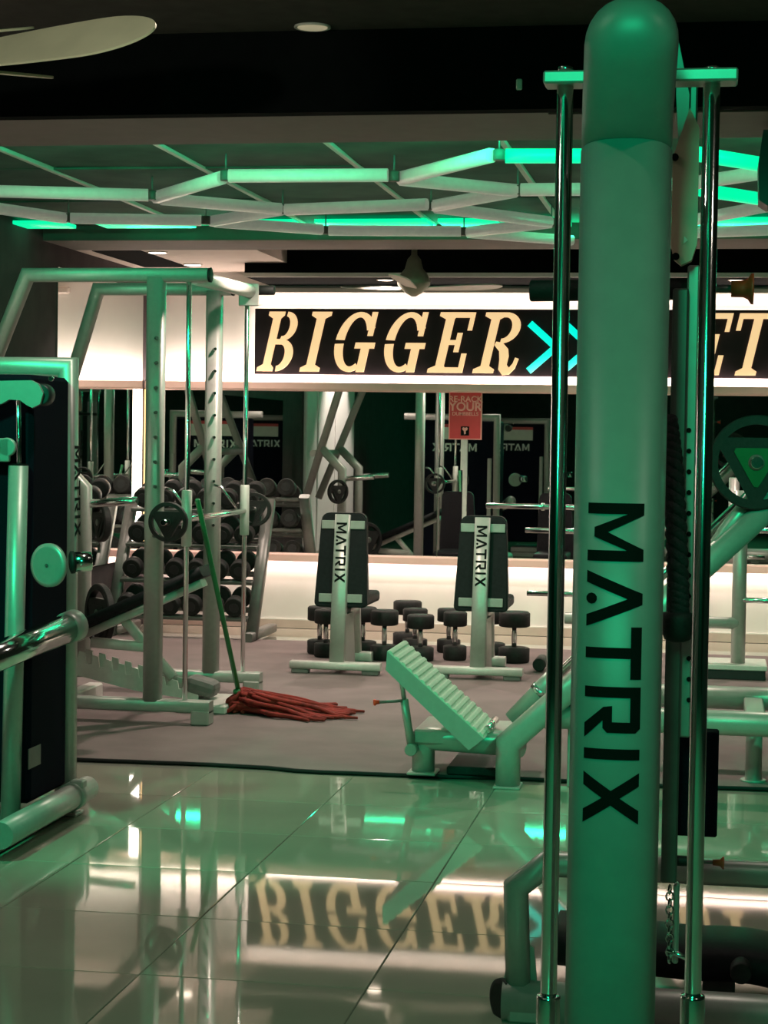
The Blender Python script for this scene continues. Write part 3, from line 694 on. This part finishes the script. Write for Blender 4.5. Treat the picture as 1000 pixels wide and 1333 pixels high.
# guided bar
b = NB(); cyl(b, (gx, 8.50, zbar), (gx, 10.42, zbar), .0145, 16); bar = obj('barbell', b, 'chrome', smr)
for y in (8.62, 10.32):
    b = NB(); lathe(b, [(-.02, .024), (.02, .024)], (gx, y, zbar), (0, 1, 0), 16); obj('collar', b, 'chrome', bar)
for y in (9.02, 9.93):
    b = NB(); tube(b, [Vector((gx, y, zbar)), Vector((gx - .10, y, zbar + .13)), Vector((gx - .14, y, zbar + .14))], .007, n=8); obj('safety_hook', b, 'chrome', bar)
def grip_plate(name, c, ax, R, th, label, grp=None, hubm='rubber'):
    """tri-grip weight plate: rim with three arc slots and a triangular hub"""
    t = thing(name, label, 'weight plate', c, grp); c = Vector(c); ax = Vector(ax).normalized(); s, u = basis(ax)
    b = NB(); n = 48
    def P2(r, a, h): return c + (s * math.cos(a) + u * math.sin(a)) * r + ax * h
    # rim
    prof = [(R * .80, -th / 2), (R * .97, -th / 2), (R, -th / 2 * .7), (R, th / 2 * .7), (R * .97, th / 2), (R * .80, th / 2)]
    rg = [[b.verts.new(P2(r, 2 * PI * k / n, h)) for r, h in prof] for k in range(n)]
    for k in range(n):
        A, B = rg[k], rg[(k + 1) % n]
        for q in range(len(prof)): b.faces.new((A[q], A[(q + 1) % 6], B[(q + 1) % 6], B[q]))
    obj('rim', b, 'rubber', t, smooth=False)
    b = NB()
    def rtri(d, p=7):
        o = []
        for k in range(42):
            a = 2 * PI * k / 42
            q = sum(max(0, math.cos(a - math.radians(m_))) ** p for m_ in (90, 210, 330)) ** (1 / p)
            o.append((d / q * math.cos(a), d / q * math.sin(a)))
        return o
    tri = rtri(R * .52)
    prism(b, tri, c - ax * th * .42, s, u, ax, th * .84); obj('web', b, 'rubber', t)
    b = NB()
    tri2 = rtri(R * .30)
    prism(b, tri2, c - ax * (th * .5), s, u, ax, th * 1.0); hb = obj('hub', b, hubm, t)
    b = NB(); lathe(b, [(-th * .56, R * .10), (-th * .56, R * .17), (th * .56, R * .17), (th * .56, R * .10)], c, ax, 20); obj('bore_ring', b, 'steel', hb)
    return t
grip_plate('weight_plate', (gx, 8.585, zbar), (0, 1, 0), .093, .03, 'small black tri-grip plate on the near end of the guided bar', 'plates on the rack machine')
grip_plate('weight_plate', (gx, 10.28, zbar), (0, 1, 0), .093, .03, 'small black tri-grip plate on the far end of the guided bar', 'plates on the rack machine')
for nm, px, py, Y, R, lab in (('weight_plate', 131, 680, 10.3, .11, 'black plate stored on the rear post of the rack machine'), ('weight_plate', 130, 800, 9.75, .165, 'large black plate stored low behind the rack machine bench')):
    c = P(px, py, Y); grip_plate(nm, c, (.75, .66, 0) , R, .04, lab, 'plates on the rack machine')
    h0 = NB(); 

# adjustable bench inside the rack machine
BY2 = 9.45
ab = thing('incline_bench', 'adjustable bench with black pad and notched pale ladder inside the rack machine', 'bench', P(190, 905, BY2) * 1)
ab.location.z = .014
def q2(px, py, Y=BY2): return P(px, py, Y)
b = NB(); a, c = q2(88, 822), q2(270, 742); d = (c - a).normalized(); rect_tube(b, [a, c], .055, .27, up=Vector((0, 1, 0)), bev=.3); obj('back_pad', b, 'pad', ab)
b = NB(); off_ = Vector((.0, 0, -.055)); rect_tube(b, [a + off_ + d * .05, c + off_ - d * .02], .04, .10, up=Vector((0, 1, 0)), bev=.15); obj('pad_rail', b, 'pale', ab)
b = NB(); rect_tube(b, [q2(152, 795), q2(226, 882)], .045, .05, up=Vector((0, 1, 0))); obj('support_strut', b, 'pale', ab)
# notched ladder plate
L = [(108, 838), (180, 848), (262, 893), (262, 908), (235, 906), (180, 896), (108, 875)]
o0 = q2(*L[0]); pts3 = []
topn = 9
A0, A1 = q2(108, 846), q2(262, 893); Bm = [q2(262, 910), q2(180, 897), q2(100, 876)]
for k in range(topn):
    for f, dz in ((0, 0), (.45, 0), (.55, -.055), (.95, -.045)):
        v = A0.lerp(A1, (k + f) / topn); pts3.append((v.x - o0.x, v.z - o0.z + dz * (1 - .4 * k / topn)))
pts3.append((A1.x - o0.x, A1.z - o0.z))
for v in Bm: pts3.append((v.x - o0.x, v.z - o0.z))
for dy in (-.06, .05):
    b = NB(); prism(b, pts3, o0 + Vector((0, dy, 0)), (1, 0, 0), (0, 0, 1), (0, 1, 0), .012); obj('ladder_plate', b, 'pale', ab)
b = NB(); a, c = q2(120, 836), q2(190, 842); rect_tube(b, [a, c], .06, .05); obj('seat_rail', b, 'pale', ab)
b = NB(); c = q2(264, 893); box(b, c, .16, .16, .085, Matrix.Rotation(.25, 3, 'Y'), .03, 2); obj('transport_foot', b, 'greyfoot', ab)
b = NB(); c = q2(278, 922); bx(b, c.x - .13, c.x + .12, BY2 - .22, BY2 + .22, .014, .06, .008); obj('front_foot', b, 'pale', ab)
b = NB(); c = q2(105, 880); bx(b, c.x - .04, c.x + .04, BY2 - .25, BY2 + .25, .014, .09, .008); obj('rear_foot', b, 'pale', ab)

# ================================================================== DUMBBELLS
def dumbbell_parts(t, c, ax, R, Lh, Lg):
    """two rubber heads and a chrome grip; c centre, ax axis"""
    ax = Vector(ax).normalized(); c = Vector(c)
    for s in (-1, 1):
        b = NB(); lathe(b, [(Lg / 2, R * .86), (Lg / 2 + .006, R), (Lg / 2 + Lh - .01, R), (Lg / 2 + Lh, R * .88)], c, ax * s, 20); hd_ = obj('head', b, 'rubber', t)
        b = NB(); lathe(b, [(Lg / 2 + Lh - .001, R * .5), (Lg / 2 + Lh + .002, R * .48)], c, ax * s, 16); obj('end_disc', b, 'black', hd_)
    b = NB(); lathe(b, [(-Lg / 2 - .002, .015), (-Lg * .25, .016), (0, .018), (Lg * .25, .016), (Lg / 2 + .002, .015)], c, ax, 12); obj('grip', b, 'chrome', t)
# standing on end around the two benches: px centre, bottom px, top px, head width px
stand = [
    (416, 853, 786, 34, 'dumbbell standing on end at the far left of the left bench'),
    (424, 857, 790, 26, 'dumbbell standing on end right behind the left bench post, mostly hidden'),
    (472, 855, 787, 38, 'dumbbell standing on end at the right rear of the left bench'),
    (500, 861, 791, 38, 'dumbbell standing on end between the benches, nearest the left bench'),
    (530, 843, 779, 39, 'rearmost dumbbell standing on end between the two benches'),
    (540, 850, 789, 34, 'middle dumbbell of the tight trio standing between the two benches'),
    (547, 862, 797, 37, 'front dumbbell of the tight trio standing between the two benches'),
    (584, 851, 789, 20, 'dumbbell standing on end behind the left side of the right bench, mostly hidden'),
    (592, 861, 793, 28, 'dumbbell standing on end just left of the right bench post'),
    (640, 857, 790, 36, 'dumbbell standing on end right behind the right bench post'),
    (669, 864, 793, 42, 'big dumbbell standing on end at the right of the right bench'),
]
for px, pb, ptop, wd, lab in stand:
    g = G(px, pb - 2, .014); wd = max(wd, 32); R = wd / 2 * g.y / FPX * .98; z1 = P(px, ptop + 3, g.y).z
    t = thing('dumbbell', lab, 'dumbbell', (g.x, g.y, .014), 'dumbbells standing on the mat')
    H_ = z1 - .014; Lh = H_ * .30; dumbbell_parts(t, (g.x, g.y, .014 + H_ / 2), (0, 0, 1), R, Lh, H_ - 2 * Lh)

# dumbbell rack in the corner
RX0, RX1, RYK = -4.03, -3.12, 12.95
dr = thing('dumbbell_rack', 'four tier dumbbell rack in the mirror corner behind the rack machine', 'rack', ((RX0 + RX1) / 2, RYK, .0))
tiers = ((.90, .18), (.66, .06), (.42, -.06), (.18, -.18))
for x in (RX0 - .045, RX1 + .045):
    b = NB(); rect_tube(b, [Vector((x, RYK - .30, .03)), Vector((x, RYK + .20, .95))], .06, .08, up=Vector((1, 0, 0))); rect_tube(b, [Vector((x, RYK - .42, .044)), Vector((x, RYK + .32, .044))], .07, .06); obj('end_frame', b, 'steel', dr)
for z, dy in tiers:
    b = NB()
    for dd in (-.09, .09): box(b, Vector(((RX0 + RX1) / 2, RYK + dy + dd, z + dd * .25)), RX1 - RX0 + .03, .06, .025, Matrix.Rotation(.25, 3, 'X'), .004)
    obj('shelf', b, 'steel', dr)
ordn = ('first', 'second', 'third', 'fourth', 'fifth', 'sixth')
for ti, (z, dy) in enumerate(tiers):
    for k in range(6):
        x = RX0 + .075 + k * (RX1 - RX0 - .15) / 5; R = .0695
        t = thing('dumbbell', f'{ordn[k]} dumbbell from the corner on the ' + ('top', 'second', 'third', 'bottom')[ti] + ' tier of the rack', 'dumbbell', (x, RYK + dy, z + .016), 'dumbbells on the corner rack')
        dumbbell_parts(t, (x, RYK + dy, z + .018 + R), (0, 1, .25), R, .075, .13)

# ================================================================== UTILITY BENCHES
def bench(px, py, label):
    g = G(px, py, .014); Y = g.y; k = Y / FPX
    t = thing('utility_bench', label, 'bench', (g.x, Y, .014), 'upright benches by the mirror')
    X = g.x
    b = NB(); rect_tube(b, [Vector((X - .27, Y, .062)), Vector((X + .27, Y, .062))], .085, .045, bev=.2); ft = obj('rear_foot_bar', b, 'pale', t)
    for s in (-1, 1):
        b = NB(); bx(b, X + s * .21 - .05, X + s * .21 + .05, Y - .035, Y + .035, .014, .042, .004); obj('foot_pad', b, 'greyfoot', ft)
    b = NB(); rect_tube(b, [Vector((X + .005, Y + .012, .07)), Vector((X + .010, Y + .03, .42)), Vector((X + .012, Y + .103, .945))], .088, .055, up=Vector((0, 1, 0)), bev=.12)
    po = obj('back_post', b, 'silver', t)
    b = NB(); prism(b, [(.0, .05), (.30, .05), (.22, .36), (.0, .36)], (X + .052, Y + .04, 0), (0, 1, 0), (0, 0, 1), (-1, 0, 0), .09); obj('gusset_box', b, 'silver', t)
    # pad: rounded outline, a bit wider at the bottom
    z0, z1 = .39, .985; 
    def yb(z): return Y + .055 + (z - .42) * .14
    pl = []
    for cx_, cz_, a0 in ((.135, z1 - .03 - .045, 0), (-.135, z1 - .03 - .045, 90), (-.15, z0 + .04, 180), (.15, z0 + .04, 270)):
        for q in range(5):
            a = math.radians(a0 + q * 22.5); rr = .045 if cz_ > .6 else .03
            sx = .90 if cz_ > .6 else 1.0
            pl.append((cx_ * sx + math.copysign(-rr, cx_) * 0 + rr * math.cos(a) - math.copysign(rr, cx_) * .7, cz_ + rr * math.sin(a)))
    b = NB(); A = [b.verts.new((X + .012 + x, yb(z), z)) for x, z in pl]; B = [b.verts.new((X + .012 + x, yb(z) + .06, z)) for x, z in pl]
    b.faces.new(A[::-1]); b.faces.new(B)
    for q in range(len(pl)): b.faces.new((A[q], A[(q + 1) % len(pl)], B[(q + 1) % len(pl)], B[q]))
    bmesh.ops.bevel(b, geom=[e for e in b.edges if abs(e.verts[0].co.y - yb(e.verts[0].co.z)) < .001 and abs(e.verts[1].co.y - yb(e.verts[1].co.z)) < .001], offset=.008, segments=2, affect='EDGES')
    obj('back_pad', b, 'pad', t)
    for z in (.885, .455):
        b = NB(); box(b, Vector((X + .012, yb(z) - .008, z)), .26, .012, .05, None, .003); obj('pad_bracket', b, 'silver', t)
    b = NB(); zt_ = .90; hh = .062
    nrm = Vector((0, -.99, .139)); dn = Vector((0, -.139, -.99)); yo = lambda z: Y + .03 + (z - .42) * .14 - .0285
    matrix_text(b, (X + .012 - .031, yo(zt_), zt_), dn, (1, 0, 0), nrm, hh, .001); obj('lettering', b, 'letter', t)
    b = NB(); box(b, Vector((X + .01, Y + .38, .43)), .28, .50, .07, None, .02, 2); obj('seat_pad', b, 'pad', t)
    b = NB(); rect_tube(b, [Vector((X, Y + .05, .35)), Vector((X, Y + .60, .35)), Vector((X, Y + .66, .06))], .06, .06, up=Vector((1, 0, 0))); rect_tube(b, [Vector((X - .10, Y + .66, .045)), Vector((X + .10, Y + .66, .045))], .07, .06); obj('seat_frame', b, 'pale', t)
    return t
bench(437, 877, 'upright utility bench with black pad, the left one, behind the red mop')
bench(620, 884, 'upright utility bench with black pad, the right one, in front of the red sign')

# ================================================================== MOP
mp = G(313, 925, .014)
mo = thing('floor_mop', 'floor mop with green handle and dark red strand head lying on the mat', 'mop', (mp.x, mp.y, .014))
b = NB(); top_ = P(257, 650, 8.93); cyl(b, mp + Vector((0, 0, .05)), top_, .0125, 14); obj('handle', b, 'handle', mo)
b = NB(); cyl(b, mp + Vector((-.0, 0, .02)), mp + (top_ - mp).normalized() * .12, .018, 12); obj('socket', b, 'handle', mo)
b = NB(); rnd = random.Random(5)
for k in range(230):
    back = k % 7 == 0
    u_ = rnd.random(); L_ = rnd.uniform(.25, .56) if not back else rnd.uniform(.06, .12)
    ang = rnd.gauss(-.08, .28) if not back else PI + rnd.uniform(-.5, .5)
    st = mp + Vector((rnd.uniform(-.02, .09), rnd.uniform(-.10, .10), 0)); hh_ = .085 * u_
    ph, wv = rnd.uniform(0, 6), rnd.uniform(.008, .035); pts_ = []
    for q in range(10):
        f = q / 9; x = L_ * f
        z_ = .014 + .011 + hh_ * max(0, 1 - f * 1.25) ** .8 + .012 * u_ * (1 - f)
        pts_.append(Vector((st.x + x * math.cos(ang), st.y * 1 + x * math.sin(ang) * .8 + wv * math.sin(f * 9 + ph), z_)))
    sweep(b, pts_, prof_round(.015, .011, 6), scale=[.8, 1, 1, 1, 1, 1, 1, .95, .85, .6])
so = obj('mop_strands', b, 'red', mo, smooth=True); so['kind'] = 'stuff'

# ================================================================== HACK SQUAT
HY = 7.72
hs = thing('hack_squat', 'angled leg machine with ribbed foot plate and green lit tubes, right of centre', 'gym machine', (P(600, 1010, HY).x, HY, 0))
def h(px, py, Y=HY): return P(px, py, Y)
# lower tube, legs
l1 = h(546, 967); l2 = h(664, 967); zt_ = l1.z; zl = h(600, 968).z
b = NB(); tube(b, [Vector((l1.x, HY + .12, .016)), Vector((l1.x, HY + .12, zl)), Vector((l2.x + .05, HY + .03, zl))], .047, .05, 18, fil=.04, p=2.6); obj('base_tube', b, 'silver', hs)
b = NB(); bx(b, l1.x - .06, l1.x + .06, HY + .05, HY + .19, .014, .026, .004); obj('foot_plate_flange', b, 'silver', hs)
i0 = h(663, 972); i1 = h(745, 893); i2 = h(1010, 652); 
b = NB(); tube(b, [Vector((i0.x, HY - .03, .004)), Vector((i0.x, HY - .03, i0.z + .02)), Vector((i1.x, HY - .03, i1.z)), i2], .050, .058, 20, p=2.6, up=Vector((0, 1, 0))); obj('main_rail_tube', b, 'silver', hs)
b = NB(); bx(b, i0.x - .055, i0.x + .055, HY - .10, HY + .04, 0, .01, .003); obj('foot_flange', b, 'silver', hs)
# guide rail above with collar
r0, r1, r2 = h(668, 938, HY + .10), h(712, 892, HY + .10), h(1010, 610, HY + .10)
b = NB(); tube(b, [r0, r1, r1.lerp(r2, .05)], .042, n=18); ra = obj('carriage_sleeve', b, 'silver', hs)
b = NB(); cyl(b, r1, r2, .018, 14); obj('guide_rail', b, 'chrome', hs)
b = NB(); dd = (r1 - r0).normalized(); lathe(b, [(-.012, .046), (.012, .046)], r0.lerp(r1, .82), dd, 18); obj('stop_ring', b, 'chrome', ra)
# ribbed foot plate
Yn, Yf = 7.52, 7.93
f0, f1 = h(504, 848, Yn), h(630, 962, Yn); ud = (f1 - f0); Lp = ud.length; ud.normalize(); nd = Vector((-ud.z, 0, ud.x)); 
if nd.z < 0: nd = -nd
b = NB()
prism(b, [(0, 0), (Lp, 0), (Lp - .015, -.075), (.045, -.06)], Vector((f0.x, Yn, f0.z)), ud, nd, (0, 1, 0), Yf - Yn); fp = obj('foot_plate', b, 'silver', hs)
nr = 15
rb = NB(); prism(rb, [(.002, 0), (.004, .008), (.008, .0095), (Lp / nr * .60, .0095), (Lp / nr * .70, .006), (Lp / nr * .74, 0)], (0, 0, 0), ud, nd, (0, 1, 0), Yf - Yn - .01)
bmesh.ops.recalc_face_normals(rb, faces=rb.faces); rme = bpy.data.meshes.new('tread_rib'); rb.to_mesh(rme); rb.free(); rme.materials.append(M['rib'])
b = NB(); prism(b, [(0, 0), (Lp, 0), (Lp, .004), (0, .004)], Vector((f0.x, Yn + .002, f0.z)), ud, nd, (0, 1, 0), Yf - Yn - .004); obj('tread_sheet', b, 'rib', fp)
for k in range(nr):
    o = bpy.data.objects.new('tread_rib', rme); COL.objects.link(o); o.parent = fp
    o.location = Vector((f0.x, Yn + .005, f0.z)) + ud * (Lp * k / nr) - loc_of(hs)
b = NB(); c = f1 - ud * .012; cyl(b, Vector((c.x, Yn + .1, c.z)) + nd * .02, Vector((c.x, Yf - .04, c.z)) + nd * .02, .017, 12); obj('plate_hinge', b, 'chrome', fp)
b = NB(); a, c = h(522, 882, HY), h(536, 975, HY + .05); tube(b, [a, a.lerp(c, .3)], .010, n=12); tube(b, [a.lerp(c, .3), c], .017, n=14); stt = obj('adjust_strut', b, 'silver', hs)
b = NB(); cyl(b, c - Vector((0, .03, 0)), c + Vector((0, .05, 0)), .026, 18); obj('strut_pivot', b, 'silver', stt)
b = NB(); a, c = h(524, 912, HY), h(494, 914, HY); cyl(b, a, c, .007, 10); lv = obj('pull_pin', b, 'steel', stt)
b = NB(); lathe(b, [(0, .008), (.012, .009), (.018, .014), (.024, .012)], c, c - a, 14); obj('pin_knob', b, 'orange', lv)
b = NB(); a = h(545, 952, HY + .2); c = h(615, 952, HY + .2); bx(b, a.x, c.x, HY + .05, HY + .45, a.z - .03, a.z + .03, .008); obj('base_cover', b, 'silver', hs)
b = NB(); a = h(628, 962, HY); c = h(668, 962, HY); bx(b, a.x, c.x, HY + .02, HY + .40, a.z + .0, a.z + .02, .004); obj('step_plate', b, 'pale', hs)
b = NB(); bx(b, l1.x + .1, l1.x + .32, HY + .1, HY + .5, .014, .05, .006); obj('lower_foot', b, 'rubber', hs)
# base tubes towards the right, feet
zz1, zz2 = h(940, 941).z, h(940, 908, 8.35).z
b = NB(); tube(b, [Vector((i0.x + .1, HY, zz1)), Vector((1.6, HY, zz1))], .050, n=20); obj('long_base_tube', b, 'silver', hs)
b = NB(); tube(b, [Vector((i0.x + .35, 8.35, zz2)), Vector((1.6, 8.35, zz2))], .050, n=20); obj('rear_base_tube', b, 'silver', hs)
c = h(982, 975, 7.95); b = NB(); cyl(b, (c.x, 8.0, .016), (c.x, 8.0, zz1), .034, 18); lathe(b, [(0, .055), (.008, .052)], (c.x, 8.0, .014), (0, 0, 1), 20); obj('base_foot', b, 'silver', hs)
b = NB(); bx(b, c.x - .04, c.x + .04, HY, 8.35, zz1 - .03, zz1 + .03, .006); obj('base_cross_piece', b, 'silver', hs)
b = NB(); bx(b, h(740, 880).x, h(760, 880).x, HY + .02, HY + .08, .0, h(750, 895).z, .005); obj('mid_upright', b, 'silver', hs)
b = NB(); a = h(905, 835); 
for k in range(4):
    cc = h(901, 742 + k * 16, HY - .05); cyl(b, cc, cc - Vector((0, .01, 0)), .010, 10)
obj('stop_bolts', b, 'steel', hs)
b = NB(); tube(b, [h(900, 760), h(945, 690), h(985, 640)], .03, n=14); obj('carriage_frame', b, 'silver', hs)
b = NB(); cc = h(985, 602); cyl(b, cc + Vector((0, -.09, 0)), cc + Vector((0, .28, 0)), .025, 16); obj('plate_horn', b, 'chrome', hs)
cc = h(985, 602, HY - .05); grip_plate('weight_plate', cc, (0.0, 1, 0), .186, .045, 'big black tri-grip weight plate with green hub at the right edge', None, 'hub')

# ================================================================== PLATE PEG RACK behind right
PY_ = 11.55
pk = thing('peg_rack', 'low rack with grey uprights and empty chrome pegs at the right by the wall', 'rack', (P(900, 880, PY_).x, PY_, .014))
def k_(px, py, Y=PY_): return P(px, py, Y)
xr = k_(962, 800).x; xl = k_(800, 800).x
for x in (xl, xr):
    b = NB(); tube(b, [Vector((x, PY_, .10)), Vector((x, PY_ + .05, 1.12))], .042, n=18); obj('upright', b, 'silver', pk)
zc = k_(850, 808).z; b = NB(); cyl(b, (k_(735, 808).x, PY_, zc), (xr, PY_, zc), .035, 16); obj('cross_tube', b, 'silver', pk)
for x0p, x1p, py in ((633, 800, 658), (684, 800, 690), (686, 800, 772), (962, 1020, 781), (962, 1020, 690)):
    b = NB(); a = k_(x0p, py); c = k_(x1p, py); c.z = a.z; cyl(b, a, c, .0165, 14); pg = obj('peg', b, 'chrome', pk)
    if x0p < 900 and py < 700:
        b = NB(); q = k_(x0p + 74 if py < 680 else x0p + 40, py); lathe(b, [(-.01, .024), (.01, .024)], (q.x, q.y, a.z), (1, 0, 0), 14); obj('peg_collar', b, 'chrome', pg)
b = NB(); zf = k_(940, 878).z; bx(b, k_(895, 878).x, k_(998, 878).x, PY_ - .14, PY_ + .25, .07, .10, .004); obj('base_plate', b, 'pale', pk)
b = NB(); bx(b, k_(895, 878).x + .02, k_(998, 878).x - .01, PY_ - .13, PY_ + .24, .014, .07, .004); obj('base_skirt', b, 'black', pk)
b = NB(); bx(b, xl - .25, xl + .2, PY_ - .10, PY_ + .22, .03, .10, .004); obj('base_plate', b, 'pale', pk)
b = NB(); c = k_(704, 871); cyl(b, (c.x, PY_ - .12, .06), (c.x, PY_ + .1, .06), .04, 14); obj('rubber_foot', b, 'rubber', pk)

# ================================================================== CEILING FANS
def blade(bm, root_, tip, width, tilt_up, th=.008):
    d = (tip - root_); L = d.length; d.normalize(); s = d.cross(tilt_up).normalized(); n_ = s.cross(d)
    o = []
    for k in range(25):
        t = math.sin(k / 24 * PI / 2); wv = width * (.55 + .45 * math.sin(min(1, t * 1.25) * PI / 2)) * math.sqrt(max(0, 1 - max(0, (t - .72) / .28) ** 2)) if t < 1 else 0
        o.append((t * L, wv / 2))
    poly = [(x, y) for x, y in o] + [(x, -y) for x, y in reversed(o[:-1])]
    prism(bm, poly, root_ - n_ * th / 2, d, s, n_, th)
fc = P(-120, 62, 5.9)
f1_ = thing('ceiling_fan', 'beige ceiling fan at the top left, only its blades in view', 'ceiling fan', (fc.x, fc.y, fc.z + .05))
b = NB(); blade(b, P(-90, 80, 5.95), P(202, 36, 5.7), .19, Vector((.0, -.74, .67))); obj('blade', b, 'fan', f1_)
b = NB(); blade(b, P(-90, 48, 6.05), P(42, 36, 6.35), .13, Vector((0, -.18, 1))); obj('blade', b, 'fan', f1_)
b = NB(); blade(b, P(-90, 86, 6.05), P(68, 101, 6.4), .13, Vector((0, -.22, 1))); obj('blade', b, 'fan', f1_)
b = NB(); lathe(b, [(-.05, .03), (-.04, .09), (.04, .10), (.06, .03), (2.9 - fc.z - .02, .015), (2.9 - fc.z, .05)], fc, (0, 0, 1), 20); obj('motor', b, 'fanbody', f1_)
fc = P(539, 362, 12.4)
f2_ = thing('ceiling_fan', 'small ceiling fan with bell shaped motor hanging above the sign', 'ceiling fan', (fc.x, fc.y, fc.z))
zb0 = P(539, 386, 12.4).z
b = NB(); H0 = fc.z - zb0
lathe(b, [(-H0, .015), (-H0 + .02, .05), (-H0 + .07, .105), (-H0 + .10, .11), (-H0 + .13, .095), (.03, .085), (.06, .06), (.12, .045), (.15, .02), (2.78 - fc.z, .014)], fc, (0, 0, 1), 24); obj('motor', b, 'fanbody', f2_)
zbl = P(539, 375, 12.4).z
for k, ang in enumerate((28, 150, 268)):
    a = math.radians(ang); dv = Vector((math.cos(a), math.sin(a), 0))
    b = NB(); blade(b, Vector((fc.x, fc.y, zbl)) + dv * .08, Vector((fc.x, fc.y, zbl + .035)) + dv * .62, .13, Vector((-.2 * math.sin(a), .2 * math.cos(a), 1))); obj('blade', b, 'tbar', f2_)

# black loudspeaker at the right edge, hung off the ceiling
c = P(1000, 218, 7.3)
sp = thing('loudspeaker', 'black loudspeaker hung from the ceiling at the right edge', 'speaker', (c.x, 7.3, c.z))
b = NB(); prism(b, [(-.03, -.12), (-.035, .02), (-.02, .14), (.2, .14), (.2, -.12), (.0, -.14)], c, (1, 0, 0), (0, 0, 1), (0, 1, 0), .2); obj('cabinet', b, 'black', sp)
b = NB(); bx(b, c.x + .02, c.x + .05, 7.36, 7.40, c.z + .13, 2.6, .003); obj('bracket', b, 'steel', sp)

# small pale sensor on the black bulkhead
c = P(676, 110, 6.99)
b = NB(); box(b, c, .022, .012, .04, None, .004); tag(obj('motion_sensor', b, 'tape', loc=c), 'tiny pale sensor on the black bulkhead left of the lettered column', 'sensor')
